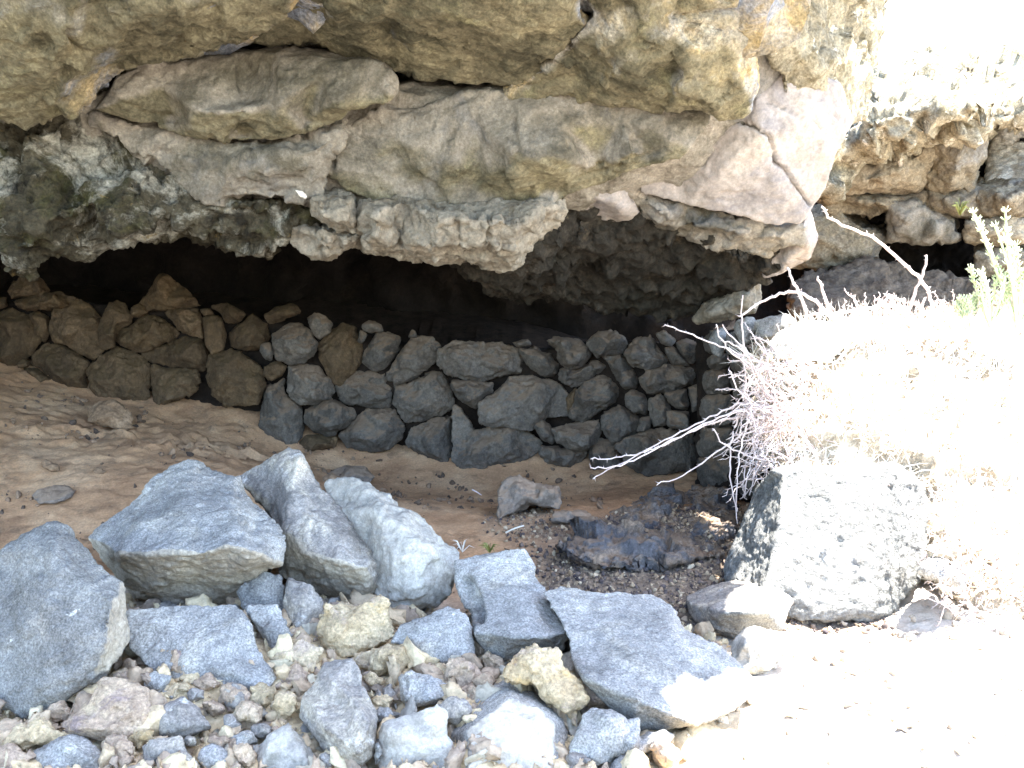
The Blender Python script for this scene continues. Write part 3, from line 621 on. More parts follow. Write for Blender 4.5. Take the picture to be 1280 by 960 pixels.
rock('boulder', '288,595,4.6 330,575,4.6 366,561,4.55 375,560,4.55 381,570,4.5 400,605,4.4 430,640,4.3 462,680,4.15 474,705,4.05 472,735,4.02 464,746,4.02 440,756,4.08 410,749,4.12 385,736,4.16 350,716,4.2 352,690,4.16 345,660,4.25 330,640,4.4 310,615,4.5',
     '356,664,4.1 380,690,4.0 410,700,3.94 440,708,3.9 462,708,3.92 365,610,4.3 340,625,4.38 400,650,4.1 430,670,4.02 375,575,4.42 458,738,3.95', .5, 'basalt_purple', 'tall peaked purplish grey boulder with a smooth brown lower face', fm=((0, -.8, -.6), .42, M['tanface']), group=FR)
rock('boulder', '408,600,4.8 425,598,4.78 445,598,4.75 462,603,4.75 478,614,4.72 492,616,4.7 498,628,4.65 520,638,4.6 545,668,4.5 560,682,4.45 576,690,4.4 573,712,4.35 563,745,4.3 546,761,4.3 500,771,4.3 470,768,4.35 450,700,4.55 412,640,4.7',
     '470,640,4.45 500,655,4.36 540,685,4.28 530,730,4.22 490,735,4.25 520,700,4.25 490,690,4.3 470,620,4.6', .5, 'basalt_pale', 'pale greenish grey boulder behind the peaked one', amp=1.2, group=FR)
rock('boulder', '570,702,4.35 600,694,4.4 630,688,4.45 655,686,4.45 667,704,4.4 668,722,4.3 682,736,4.2 697,765,4.05 713,796,3.88 702,803,3.86 706,812,3.88 660,816,3.85 626,829,3.86 608,815,3.88 590,796,3.92 589,770,4.05 579,758,4.15 570,735,4.25',
     '592,792,3.84 640,797,3.76 680,797,3.76 708,793,3.8 600,730,4.15 640,740,4.1 660,770,3.92 605,770,3.95', .3, 'basalt', 'flat topped blue grey slab with a notched left side, in the middle of the heap', group=FR, amp=.6, cracks=[([(582, 725, 4.2), (592, 750, 4.05), (598, 768, 3.98)], .03, .06)], fm=((0, -1, -.1), .7, M['basalt_dk']))
rock('boulder', '676,740,4.45 700,732,4.6 750,741,4.55 815,742,4.6 840,757,4.5 856,785,4.35 900,810,4.2 944,848,3.98 940,870,3.85 905,895,3.72 872,907,3.68 830,910,3.7 792,914,3.7 765,890,3.75 745,870,3.78 727,850,3.8 714,820,3.95 712,795,4.05 695,765,4.25',
     '730,847,3.74 760,862,3.68 790,873,3.64 860,902,3.6 760,780,4.15 840,800,4.08 800,830,3.86 880,850,3.84 915,850,3.9 740,810,3.98', .25, 'basalt', 'largest smooth sloping slab of the heap, its right corner in full sun', group=FR, amp=.5, fm=((-.3, -1, -.3), .62, M['basalt_dk']))
rock('boulder', '856,746,4.6 892,732,4.7 918,725,4.75 945,715,4.85 970,711,4.9 998,712,4.85 998,740,4.6 984,770,4.35 979,790,4.3 945,790,4.32 920,797,4.3 895,791,4.32 870,775,4.4 859,764,4.5',
     '860,752,4.48 905,766,4.2 932,766,4.16 960,765,4.18 985,771,4.28 930,740,4.45 960,735,4.5', .3, 'basalt_purple', 'grey wedge shaped slab at the foot of the upright block, half in sun', fm=((0, -1, -.1), .6, M['basalt_dk']), amp=.5)
rock('stone', '915,802 932,784 960,788 987,796 985,812 960,842 930,846 913,830', '', .25, 'basalt_pale', 'small rounded pale stone in front of the grey wedge', 'stone', Y0=3.98, slope=.7)
rock('boulder', '966,588,4.92 1000,582,5.0 1060,580,5.05 1122,578,5.08 1156,606,5.1 1158,680,4.92 1150,722,4.8 1114,768,4.65 1085,779,4.58 1030,777,4.55 990,772,4.56 950,748,4.66 906,727,4.9 905,705,4.95 924,660,5.05 945,612,5.1',
     '980,592,4.9 972,650,4.74 962,710,4.6 954,744,4.54 1040,590,4.9 1112,592,4.92 1104,690,4.70 1030,690,4.66 1020,766,4.545 1086,766,4.55 938,690,4.86 1132,680,4.84', .9, 'block', 'upright coarse grey basalt block, its front in raking sun and its left side shaded', style='block', vox=.011, ks=.95)

# rubble: outline, crop, Y, material, style, name, label
K1, K3, K4, K5 = (0, 640, 3), (280, 720, 4), (540, 720, 4), (560, 560, 3.2)
RB = [
 ('465,365 600,350 885,350 936,420 975,510 1044,630 990,690 870,665 700,645 560,600 480,510', K1, 3.62, 'basalt', 'basalt', 'slab', 'flat blue grey slab lying under the broad tan bellied boulder', .9),
 ('60,80 180,-30 290,0 300,190 220,240 110,200', K3, 3.95, 'basalt_dk', 'basalt', 'stone', 'dark grey stone wedged between the two big central boulders', .4),
 ('100,150 270,140 340,300 240,370 170,280', K3, 3.72, 'basalt', 'basalt', 'stone', 'small blue grey stone carrying a tan pebble', .7),
 ('300,60 320,0 400,20 500,120 490,190 440,280 400,300 360,280 300,220', K3, 3.74, 'basalt_purple', 'basalt', 'stone', 'upright purplish stone under the peaked boulder', .4),
 ('460,290 500,200 520,130 600,140 700,140 770,90 830,160 870,280 820,320 740,360 620,390 560,400 500,370', K3, 3.76, 'ochre', 'clinker', 'lava_lump', 'largest knobbly ochre lava lump below the peaked boulder', .5),
 ('650,400 740,350 820,330 900,360 960,400 910,440 900,480 820,510 740,480 690,450', K3, 3.62, 'ochre', 'clinker', 'lava_lump', 'pale yellow lava lump in front of the largest knobbly one', .5),
 ('840,330 870,240 1000,210 1120,160 1220,190 1250,260 1250,400 1180,420 1100,440 1000,460 940,420 900,350', K3, 3.72, 'basalt', 'basalt', 'stone', 'square blue grey stone left of the notched slab', .8),
 ('880,500 930,450 1050,500 1175,590 1050,640 940,660 900,620', K3, 3.48, 'basalt', 'basalt', 'stone', 'small triangular blue stone below the square one', .9),
 ('780,740 900,700 1050,640 1100,680 1100,780 1160,900 1180,1060 840,1060 760,960 760,830', K3, 3.08, 'basalt_pale', 'basalt', 'stone', 'pale mottled stone beside the large pale faced one', .4),
 ('350,500 400,400 450,360 520,350 640,370 650,440 720,500 760,620 720,760 700,760 690,720 600,640 540,580 480,540', K4, 3.5, 'ochre', 'clinker', 'lava_lump', 'yellow ochre lava lump standing on edge before the notched slab', .5),
 ('660,390 740,380 755,450 730,500 680,480 650,430', K4, 3.48, 'clinker', 'clinker', 'lava_lump', 'small pitted lava lump against the yellow ochre one', .4),
 ('700,780 750,680 800,650 900,660 980,710 1000,780 970,880 900,920 820,950 740,900 670,880', K4, 3.22, 'basalt', 'basalt', 'stone', 'blocky blue grey stone below the largest sloping slab', .6),
 ('980,830 1060,780 1160,760 1220,790 1180,840 1080,880 1000,905 970,870', K4, 3.3, 'basalt', 'basalt', 'stone', 'thin pale topped stone beside the sunlit ground', .8),
 ('750,560 850,570 930,600 990,700 960,720 900,660 780,640', K4, 3.48, 'clinker', 'clinker', 'lava_lump', 'grey pink lava lump tucked under the edge of the largest slab', .5),
 ('230,790 300,740 390,620 470,630 560,660 575,740 555,810 480,850 400,860 300,850 240,830', K1, 3.3, 'clinker', 'wall', 'stone', 'large pinkish pitted stone right of the tall pointed boulder', .7),
 ('110,900 180,860 260,830 330,850 400,930 420,1020 120,1020', K1, 3.06, 'basalt', 'basalt', 'stone', 'rounded grey stone below the pinkish pitted one', .5),
 ('-40,900 0,870 60,865 110,900 115,1020 -40,1020', K1, 3.05, 'clinker', 'basalt', 'stone', 'grey pink stone in the bottom left corner', .5),
 ('0,865 90,790 170,770 250,830 180,860 110,890', K1, 3.2, 'ochre', 'clinker', 'stone', 'yellowish stone under the tall pointed boulder', .6),
 ('560,780 620,710 680,690 740,720 800,810 700,845 600,840', K1, 3.3, 'basalt_purple', 'basalt', 'stone', 'grey purple shard with a sharp pale edge among the small rubble', .6),
 ('850,880 880,840 945,820 960,860 900,890', K1, 3.2, 'basalt', 'basalt', 'stone', 'little blue chip left of the jagged ribbed stone', .6),
 ('160,880 240,790 320,730 380,790 480,940 480,1040 140,1040', K3, 3.08, 'basalt_pale', 'basalt', 'stone', 'pale pointed stone left of the jagged ribbed one at the lower edge', .5),
 ('200,640 260,560 400,540 420,700 300,760', (700, 760, 4), 3.4, 'basalt', 'basalt', 'stone', 'small grey stone between the blocky stone and the largest slab', .6),
 ('840,960 920,890 1000,890 1010,960 1000,1010 860,1010', K4, 3.02, 'basalt', 'basalt', 'stone', 'small blue stone at the lower edge beside the sunlit ground', .6),
 ('660,900 740,850 820,930 840,1010 650,1010', K4, 3.05, 'basalt_purple', 'basalt', 'stone', 'mottled purple stone right of the large pale faced one', .5),
 ('740,900 770,815 800,860 790,950 750,960', K3, 3.12, 'basalt_dk', 'basalt', 'stone', 'dark narrow sliver between the jagged stone and its pale neighbour', .3),
]
for ol, cr, Y, m, st, nm, lb, sl in RB:
    rock(nm, ol, '', .2, m, lb, 'lava lump' if nm == 'lava_lump' else nm, st, .008 if st != 'basalt' else .009, cr, Y, sl, .05, amp=.75, group='rubble of the foreground heap')
rock('boulder', '555,917,3.32 572,905,3.35 590,882,3.4 612,860,3.45 637,848,3.5 652,852,3.5 670,865,3.45 700,888,3.36 713,900,3.32 713,920,3.25 703,945,3.15 700,985,3.05 580,985,3.05 573,940,3.2',
     '583,912,3.14 622,882,3.2 636,868,3.26 670,885,3.22 692,903,3.18 690,930,3.1 585,960,3.0 640,930,3.08 690,970,3.0', .35, 'basalt', 'large blue edged stone with a broad pale cream face at the lower edge', amp=.5, fm=((0, -.8, .6), .62, M['cut_face']), group=FR)
rock('stone', '385,620,3.42 440,560,3.44 500,420,3.52 560,405,3.52 640,400,3.5 690,470,3.44 690,540,3.4 770,680,3.3 775,740,3.26 750,900,3.2 680,950,3.18 560,940,3.2 510,890,3.24 430,780,3.3 385,720,3.36',
     '545,515,3.36 600,570,3.32 680,650,3.24 745,725,3.18 700,800,3.14 590,700,3.24 480,620,3.34 440,640,3.3 500,760,3.2 600,860,3.14 640,540,3.4 560,620,3.33 660,900,3.12', .25, 'basalt_purple', 'jagged ribbed purple grey stone at the centre of the rubble', 'stone', 'basalt', .007, (280, 720, 4), group='rubble of the foreground heap', amp=.6)
SM = [('830,660 880,635 940,680 940,730 870,745 825,710', K1, 3.35), ('610,520 660,510 700,530 740,580 740,620 690,620 620,590', K1, 3.55), ('625,490 680,430 720,520 690,510 640,510', K1, 3.6),
 ('470,440 500,430 535,480 500,510 480,480', K1, 3.62), ('500,530 560,480 610,500 600,560 530,575', K1, 3.55), ('455,560 475,545 545,610 520,630 490,615', K1, 3.5), ('605,680 640,655 705,650 710,680 640,700', K1, 3.4),
 ('745,720 790,710 840,745 790,765', K1, 3.35), ('530,880 560,860 680,840 700,900 760,960 600,960 540,960', K1, 3.1), ('470,860 540,820 590,820 585,860 510,890', K1, 3.2), ('690,610 740,580 780,640 720,660', K1, 3.48),
 ('240,400 290,340 390,305 490,360 470,450 440,490 340,450 280,460', K3, 3.6), ('320,480 360,430 420,480 420,540 400,580 340,570 310,530', K3, 3.48), ('160,240 180,220 250,250 220,280 180,275', K3, 3.68),
 ('0,560 60,530 130,580 130,650 60,670 0,650', K3, 3.36), ('130,640 140,560 200,540 270,580 250,640 200,670', K3, 3.36), ('230,660 290,590 350,580 375,640 340,710 280,740', K3, 3.34), ('0,700 40,690 100,750 40,800 0,790', K3, 3.22),
 ('690,500 730,475 790,520 780,560 720,550', K3, 3.5), ('790,560 830,520 870,590 840,620 800,610', K3, 3.42), ('860,560 920,540 950,600 900,630 860,610', K3, 3.42), ('1010,460 1060,435 1120,480 1110,520 1060,520', K3, 3.55),
 ('1110,420 1180,395 1250,440 1290,500 1250,560 1180,575 1110,500', K3, 3.52), ('200,320 240,310 290,340 260,385 225,390', K4, 3.65), ('240,400 290,375 360,430 340,480 280,480', K4, 3.55), ('770,560 790,580 760,700 740,640', K3, 3.4),
 ('560,700 640,680 700,760 620,790', (200, 740, 4), 3.3), ('150,560 200,530 260,580 230,640 160,620', K4, 3.4), ('0,820 60,800 90,860 40,900', K3, 3.15), ('720,640 790,600 830,640 760,690', K1, 3.45)]
for ol, cr, Y in SM:
    m = rng.choice(['clinker', 'clinker', 'clinker', 'basalt_purple', 'ochre'])
    rock('lava_lump', ol, '', .09, m, 'small rough pinkish lava lump in the loose rubble between the big grey boulders', 'lava lump', 'clinker' if m != 'basalt_purple' else 'basalt', .006, cr, Y, .5, .03, amp=.5, group='small lava lumps of the heap')

# more broken pieces packed between the big stones
def inside(x, y, poly):
    c = False; n = len(poly)
    for i in range(n):
        x1, y1 = poly[i][:2]; x2, y2 = poly[i - 1][:2]
        if (y1 > y) != (y2 > y) and x < (x2 - x1) * (y - y1) / (y2 - y1) + x1: c = not c
    return c
taken = TRACED[:]
made = 0; r2 = random.Random(21)
for _ in range(4000):
    if made >= 64: break
    x, y = r2.uniform(20, 840), r2.uniform(795, 955)
    if y < 800 + abs(x - 380) * .12 or (x > 600 and y < 850): continue
    R0 = r2.uniform(11, 24)
    ring = [(x + R0 * .5 * math.cos(q), y + R0 * .45 * math.sin(q)) for q in (0, .8, 1.6, 2.4, 3.1, 3.9, 4.7, 5.5)]
    if any(inside(a, b, pl) for pl in taken for a, b in ring + [(x, y)]): continue
    nv = r2.randint(6, 9); ph = r2.uniform(0, 6)
    pl = [(x + R0 * r2.uniform(.75, 1.2) * math.cos(ph + 2 * PI * k / nv), y + R0 * r2.uniform(.6, 1.0) * math.sin(ph + 2 * PI * k / nv)) for k in range(nv)]
    taken.append(pl); made += 1
    m = r2.choice(['clinker', 'clinker', 'ochre', 'basalt', 'basalt_purple'])
    if m == 'basalt':
        rock('stone', ' '.join('%.1f,%.1f' % q for q in pl), '', .1, m, 'small angular blue grey stone packed in the loose rubble between the big grey boulders', 'stone', 'basalt', .006, (0, 0, 1), 3.4, .7, .035, amp=.5, group='small grey stones of the heap', bias=.05)
    else:
        rock('lava_lump', ' '.join('%.1f,%.1f' % q for q in pl), '', .1, m, 'small rough pinkish lava lump in the loose rubble between the big grey boulders', 'lava lump', 'clinker' if m != 'basalt_purple' else 'basalt', .006, (0, 0, 1), 3.4, .6, .035, amp=.5, group='small lava lumps of the heap', bias=.05)
# floor stones
rock('stone', '200,150 230,110 280,105 350,145 440,150 460,200 450,240 400,235 320,225 250,265 210,285 195,260', '', .3, 'dusty', 'angular grey stone lying alone on the sand before the wall', 'stone', 'wall', .010, K5, 6.0, .8, .07)
rock('stone', '400,280 420,250 480,250 580,260 570,285 480,305 410,300', '', .15, 'dusty', 'low half buried stone between the lone angular stone and the dark outcrop', 'stone', 'wall', .010, K5, 5.6, .9, .04)
rock('stone', '440,770 480,730 570,720 620,750 665,810 660,860 620,880 540,850 440,830', '', .22, 'tan_stone', 'pale brown angular stone on the earth slope at the foot of the wall', 'stone', 'wall', .010, (0, 320, 4), 6.95, .7, .06, amp=.6)
rock('stone', '150,400 190,370 260,350 340,345 380,370 360,410 280,435 190,440', '', .2, 'dusty', 'flat oval grey stone on the tan earth behind the tall pointed boulder', 'stone', 'smooth', .008, (0, 520, 4), 5.68, 1.6, .03, amp=.2)
rock('stone', '200,230 230,215 290,245 300,275 250,280 210,255', '', .12, 'tan_stone', 'small half buried brown stone on the earth slope above the flat oval one', 'stone', 'wall', .008, (0, 520, 4), 6.1, .9, .03, amp=.5)
rock('stone', '460,270 490,255 530,275 520,290 480,292', '', .06, 'tan_stone', 'little pale stone on the earth slope behind the broad boulder', 'stone', 'wall', .006, (0, 520, 4), 6.0, .9, .02, amp=.4)
rock('stone', '515,205 600,165 700,172 760,225 720,262 560,262', '', .3, 'dusty', 'rounded stone almost buried in sand behind the peaked boulder', 'stone', 'wall', .010, (280, 540, 4), 6.4, 1.2, .06, amp=.6)
rock('stone', '490,225 540,204 605,248 580,280 500,270', '', .15, 'tan_stone', 'small smooth tan stone just above the pale greenish boulder', 'stone', 'smooth', .008, (280, 540, 4), 5.6, 1.0, .03, amp=.2)
rock('outcrop', '420,380,5.15 500,350,5.35 600,300,5.7 720,240,6.15 850,165,6.6 1000,172,6.5 1120,210,6.15 1150,330,5.5 1080,430,5.05 930,455,4.98 800,475,4.95 620,480,4.95 520,460,5.0',
     '700,320,5.48 850,250,5.9 1000,250,5.9 950,350,5.35 800,400,5.14 640,420,5.05 560,400,5.12 1050,330,5.4 600,350,5.3 880,300,5.55', .4, 'outcrop', 'low dark blue black bedrock outcrop breaking through the gravel', 'outcrop', 'rough', .010, K5, amp=.8, shift=(0, 30), ground=False, near=.992)
for ol, lb in (('1005,290 1030,275 1060,285 1060,320 1030,330 1008,315', 'small tan stone on the gravel near the shaded side of the upright block'), ('938,440 960,425 995,432 975,460 945,462', 'small pinkish stone on the front edge of the dark outcrop')):
    rock('stone', ol, '', .08, 'tan_stone', lb, 'stone', 'wall', .007, K5, 5.3 if '1005' in ol else 4.92, .5, .02, amp=.4)
rock('stone', '740,632 760,590 782,560 860,570 950,600 1002,640 1000,725 880,695', '', .3, 'basalt', 'dark flat stone beneath the dry bush, right of the upright block', 'stone', 'basalt', .012, (960, 560, 4), 4.36, .4, .05, ground=False)
rock('stone', '770,492 850,475 940,462 952,540 860,572 790,560', '', .25, 'tanface', 'tan stone stacked on the dark flat one under the dry bush', 'stone', 'basalt', .012, (960, 560, 4), 4.42, .4, .05, ground=False)
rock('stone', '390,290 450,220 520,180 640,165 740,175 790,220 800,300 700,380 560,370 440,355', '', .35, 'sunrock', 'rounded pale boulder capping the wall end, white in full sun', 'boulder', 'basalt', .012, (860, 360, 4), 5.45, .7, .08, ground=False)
rock('pebble', '156,760 180,762 205,785 200,795 175,785', '', .03, 'white', 'small bright white pebble lodged on the overhang beside the knobbly block', 'pebble', 'smooth', .004, (320, 0, 3.2), 5.45, .3, .01, amp=.05, ground=False)

# ================================================================== FAR OVERHANG AT THE RIGHT
fo = empty('rock_overhang', P(1160, 400, 10.5), 'second smaller rock overhang in the distance beyond the sunlit bushes', 'rock overhang')
def far(name, outl, inn, back, mat, **k): slab(name, outl, inn, back, 'far', M[mat], .03, parent=fo, **k)
far('rock_slab', '1024,232,10.3 1045,190,10.2 1070,160,10.1 1088,140,10.2 1090,104,10.8 1110,98,11.2 1140,88,11.6 1185,78,12.0 1240,84,12.0 1380,95,12.0 1380,150,10.5 1245,150,10.0 1236,166,10.0 1200,172,10.1 1165,182,10.2 1120,202,10.3 1070,212,10.4',
    '1100,150,9.7 1150,140,9.7 1200,140,9.7 1240,135,9.75 1130,175,9.85 1070,185,10.0 1180,110,10.7 1120,118,10.5 1280,120,10.4 1200,160,9.85 1330,120,10.3', 1.5, 'edge', amp=1.5, label='sunlit top slab of the far overhang')
far('rock_slab', '1040,235,10.6 1050,212,10.5 1100,205,10.45 1140,196,10.5 1165,182,10.5 1175,205,10.6 1150,240,10.8 1110,248,10.9', '1100,225,10.35 1130,215,10.4 1070,228,10.45', 1.0, 'far', amp=.4)
far('rock_slab', '1165,180,10.5 1205,170,10.4 1236,162,10.4 1226,205,10.5 1216,242,10.7 1180,250,10.8 1158,235,10.8', '1200,205,10.35 1190,230,10.5', 1.0, 'far', amp=.5)
far('rock_slab', '1030,240,10.9 1110,246,10.8 1160,240,10.8 1220,240,10.7 1300,232,10.4 1380,230,10.2 1380,262,10.2 1280,270,10.5 1220,275,10.7 1160,262,10.9 1090,268,11 1030,270,11', '1100,258,10.7 1200,258,10.5 1260,250,10.3', 1.2, 'far', amp=.6)
far('rock_block', '1105,252,10.8 1150,248,10.7 1165,270,10.7 1195,280,10.7 1200,300,10.75 1150,303,10.8 1108,305,10.9', '1130,275,10.6 1170,288,10.62', .9, 'slab_brown', amp=.4)
far('rock_block', '1205,280,10.6 1260,275,10.5 1300,270,10.4 1300,305,10.4 1250,310,10.6 1205,302,10.7', '1250,290,10.4', .9, 'far', amp=.4)
far('rock_block', '1215,318,10.6 1300,312,10.4 1380,310,10.3 1380,350,10.3 1290,348,10.4 1218,344,10.6', '1260,330,10.35', .9, 'far', amp=.4)
far('rock_slab', '960,275,11 1040,268,11 1110,300,11 1100,330,11.1 1020,340,11.1 960,335,11.1', '1030,300,10.8 1075,318,10.9', .9, 'far', amp=.5)
far('rock_ledge', '992,352,10.6 1010,338,10.7 1080,325,10.8 1150,342,10.7 1220,352,10.6 1380,350,10.3 1380,470,9.0 996,470,9.2', '1020,370,10.2 1100,365,10.2 1180,375,10.1 1250,380,10.0 1050,420,9.6 1200,420,9.5', 1.5, 'far_red', amp=.8, shift=(0, 20))
far('rock_mass', '880,225,11.8 1040,215,11.7 1180,190,11.7 1380,160,11.7 1380,420,11.5 880,420,11.5', '1100,300,11.8 1250,280,11.7', 1.5, 'cave', amp=.5)
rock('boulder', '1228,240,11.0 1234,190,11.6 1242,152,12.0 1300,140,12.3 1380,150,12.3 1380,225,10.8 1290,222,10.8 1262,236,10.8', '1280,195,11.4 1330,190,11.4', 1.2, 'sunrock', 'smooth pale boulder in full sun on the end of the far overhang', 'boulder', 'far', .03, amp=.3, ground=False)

# ================================================================== SUNLIT BANK
bk = [(945, 430, 6.0), (1000, 412, 5.9), (1050, 410, 5.9), (1100, 407, 5.95), (1200, 408, 6.0), (1400, 400, 6.0), (1900, 380, 6.0), (1900, 900, 4.3), (1400, 860, 4.1), (1290, 815, 4.3), (1210, 760, 4.55), (1150, 715, 4.8), (1112, 612, 5.0), (970, 600, 5.05), (950, 560, 5.4), (938, 480, 5.8)]
V, Fc = relief_geo(bk, [(1010, 450, 5.55), (1100, 450, 5.5), (1200, 450, 5.5), (1010, 540, 5.25), (1100, 540, 5.2), (1200, 560, 5.1), (1300, 600, 4.9), (1180, 660, 4.85), (1240, 720, 4.6), (1350, 480, 5.4), (1350, 720, 4.5)], .8, .95, (20, 0))
queue('rubble_bank', V, Fc, .025, 'rough', M['bank'], None, 'steep bank of earth and rubble behind the upright block, smothered in dry brush', 'bank', amp=.7)

run_jobs()

# ================================================================== GROUND
def lines(lo, hi, a, b, fine, grow=1.25):
    v = list(np.arange(a, b + fine / 2, fine)); s = fine; x = v[-1]
    while x < hi: s *= grow; x += s; v.append(x)
    s = fine; x = v[0]; pre = []
    while x > lo: s *= grow; x -= s; pre.append(x)
    return np.array(pre[::-1] + v)
gxl, gyl = lines(-70, 70, -3.9, 2.9, .022), lines(-70, 120, 2.7, 8.3, .022)
GX, GY = np.meshgrid(gxl, gyl); nx, ny = len(gxl), len(gyl)
vx, vy = GX.ravel(), GY.ravel(); vz = gheight(vx, vy)
me = bpy.data.meshes.new('ground'); me.vertices.add(nx * ny); me.vertices.foreach_set('co', np.stack([vx, vy, vz], 1).ravel())
ii, jj = np.meshgrid(np.arange(nx - 1), np.arange(ny - 1)); a = (jj * nx + ii).ravel()
q = np.stack([a, a + 1, a + nx + 1, a + nx], 1)
me.loops.add(q.size); me.loops.foreach_set('vertex_index', q.ravel().astype(np.int32)); me.polygons.add(len(q)); me.polygons.foreach_set('loop_start', np.arange(0, q.size, 4, dtype=np.int32)); me.update(calc_edges=True); me.validate()
me.polygons.foreach_set('use_smooth', np.ones(len(me.polygons), dtype=bool))
sd, gv = zones(vx, vy)
cave_shade = np.clip((vy - np.interp(vx, [-5, -1.9, -.5, .4, 1.3], [8.1, 7.9, 7.8, 7.65, 7.25])) / .25, 0, 1) * np.clip((2.2 - vx) / .4, 0, 1)  # shade behind the wall, painted into the ground colour
for nm, arr in (('sand', sd), ('gravel', gv), ('cave_shade', cave_shade), ('front', np.clip((2.75 - vy) / .3, 0, 1) * np.clip((2.2 - vx) / .6, 0, 1)), ('heap', np.clip((4.5 - vy) / .5, 0, 1) * np.clip((1.0 - vx) / .4, 0, 1))):  # 'front' darkens unseen ground by the camera to cut its bounce light
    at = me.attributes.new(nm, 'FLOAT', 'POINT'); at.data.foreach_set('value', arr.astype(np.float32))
t = NT('ground_earth'); v, _ = coords(t, False)
A_ = lambda n: (lambda x: x.outputs['Fac'])(t.n('ShaderNodeAttribute', attribute_name=n))
pale = t.ramp(t.noise(v, 4, 8, .65), [(.3, 'a39a8e'), (.5, 'b9aea0'), (.7, 'cfc4b5')])
sandc = t.ramp(t.noise(v, 2.2, 8, .65, .5), [(.3, '9c785a'), (.5, 'bc9570'), (.72, 'd2af8a')])
sandc = t.mix(t.ramp(t.noise(v, 5, 8, .7), [(.56, 0.0), (.64, .5)]), sandc, '72604e')
gravc = t.ramp(t.noise(v, 30, 6, .7), [(.3, '4a4038'), (.5, '75685b'), (.7, 'a08d74')])
col = t.mix(A_('heap'), pale, t.ramp(t.noise(v, 12, 8, .7), [(.3, 'b39b78'), (.5, 'c9b28c'), (.7, 'dac6a2')])); col = t.mix(A_('front'), col, t.ramp(t.noise(v, 6, 8, .7), [(.3, '57514a'), (.5, '6e675e'), (.7, '857d72')])); col = t.mix(A_('sand'), col, sandc); col = t.mix(A_('gravel'), col, gravc); col = t.mix(A_('cave_shade'), col, t.ramp(t.noise(v, 9, 8, .7), [(.3, '1a1410'), (.7, '40332a')]))
col = t.mix(.45, col, t.ramp(t.noise(v, 70, 4, .7), [(.3, .55), (.5, 1.0), (.7, 1.5)]), 'MULTIPLY')
t.l(col, t.b.inputs['Base Color']); t.b.inputs['Roughness'].default_value = .95; t.b.inputs['Specular IOR Level'].default_value = .15
nb = t.bump(t.noise(v, 26, 9, .72), .55, .016); nb = t.bump(t.noise(v, 120, 3, .6), .35, .006, nb); t.l(nb, t.b.inputs['Normal'])
me.materials.append(t.m)
g = bpy.data.objects.new('ground', me); C.objects.link(g); g['kind'] = 'structure'

# ------------------------------------------------------------------ gravel and rubble: uncountable small stones
def scatter(name, pts, sizes, mat, seed, lump=.4, sub=2):
    r = np.random.RandomState(seed)
    bm = bmesh.new(); bmesh.ops.create_icosphere(bm, subdivisions=sub, radius=1)
    bv = np.array([v.co[:] for v in bm.verts]); bf = np.array([[v.index for v in f.verts] for f in bm.faces]); bm.free()
    N, k = len(pts), len(bv)
    variants = []
    for s in range(24):
        d = bv + 0
        pl = r.normal(size=(9, 3)); pl /= np.linalg.norm(pl, axis=1)[:, None]; dd = r.uniform(.3, .75, 9)
        for n_, q_ in zip(pl, dd):
            h = d @ n_ - q_; d = d - np.clip(h, 0, None)[:, None] * n_
        d = d * (1 + lump * fbm(bv * 1.7 + s * 7.7, 3, .7))[:, None]
        if sub > 2: d = d * (1 + .10 * (.35 - vor(bv * 3.2 + s * 3.3)[0] ** 2) + .12 * fbm(bv * 4 + s, 4, .6))[:, None]
        variants.append(d * np.array([1.15, .95, .75]) * r.uniform(.8, 1.2, 3))
    co = np.empty((N, k, 3))
    for i in range(N):
        q_ = r.normal(size=4); q_ /= np.linalg.norm(q_); w, x, y, z = q_
        R = np.array([[1 - 2 * (y * y + z * z), 2 * (x * y - z * w), 2 * (x * z + y * w)], [2 * (x * y + z * w), 1 - 2 * (x * x + z * z), 2 * (y * z - x * w)], [2 * (x * z - y * w), 2 * (y * z + x * w), 1 - 2 * (x * x + y * y)]])
        co[i] = variants[i % 24] @ R.T * sizes[i] + pts[i]
    fc = (bf[None] + (np.arange(N) * k)[:, None, None]).reshape(-1, 3)
    me = bpy.data.meshes.new(name); me.vertices.add(N * k); me.vertices.foreach_set('co', co.ravel())
    me.loops.add(fc.size); me.loops.foreach_set('vertex_index', fc.ravel().astype(np.int32)); me.polygons.add(len(fc)); me.polygons.foreach_set('loop_start', np.arange(0, fc.size, 3, dtype=np.int32)); me.update(calc_edges=True)
    at = me.attributes.new('tone', 'FLOAT', 'POINT'); at.data.foreach_set('value', np.repeat(r.uniform(0, 1, N), k).astype(np.float32))
    me.materials.append(mat); o = bpy.data.objects.new(name, me); C.objects.link(o); o['kind'] = 'stuff'; return o
def pebmat(name, stops):
    t = NT(name); v, _ = coords(t, False)
    a_ = t.n('ShaderNodeAttribute', attribute_name='tone').outputs['Fac']
    col = t.ramp(a_, stops); col = t.mix(.6, col, t.ramp(t.noise(v, 60, 5, .7), [(.3, .6), (.7, 1.4)]), 'MULTIPLY')
    t.l(col, t.b.inputs['Base Color']); t.b.inputs['Roughness'].default_value = .95
    t.l(t.bump(t.noise(v, 110, 5, .7), .7, .008), t.b.inputs['Normal']); return t.m
def place(N, x0, x1, y0, y1, s0, s1, seed, keep, sink=.25):
    r = np.random.RandomState(seed); x = r.uniform(x0, x1, N); y = r.uniform(y0, y1, N); s = s0 + (s1 - s0) * r.uniform(0, 1, N) ** 3
    m = keep(x, y, r); x, y, s = x[m], y[m], s[m]
    return np.stack([x, y, gheight(x, y) + s * (.5 - sink)], 1), s
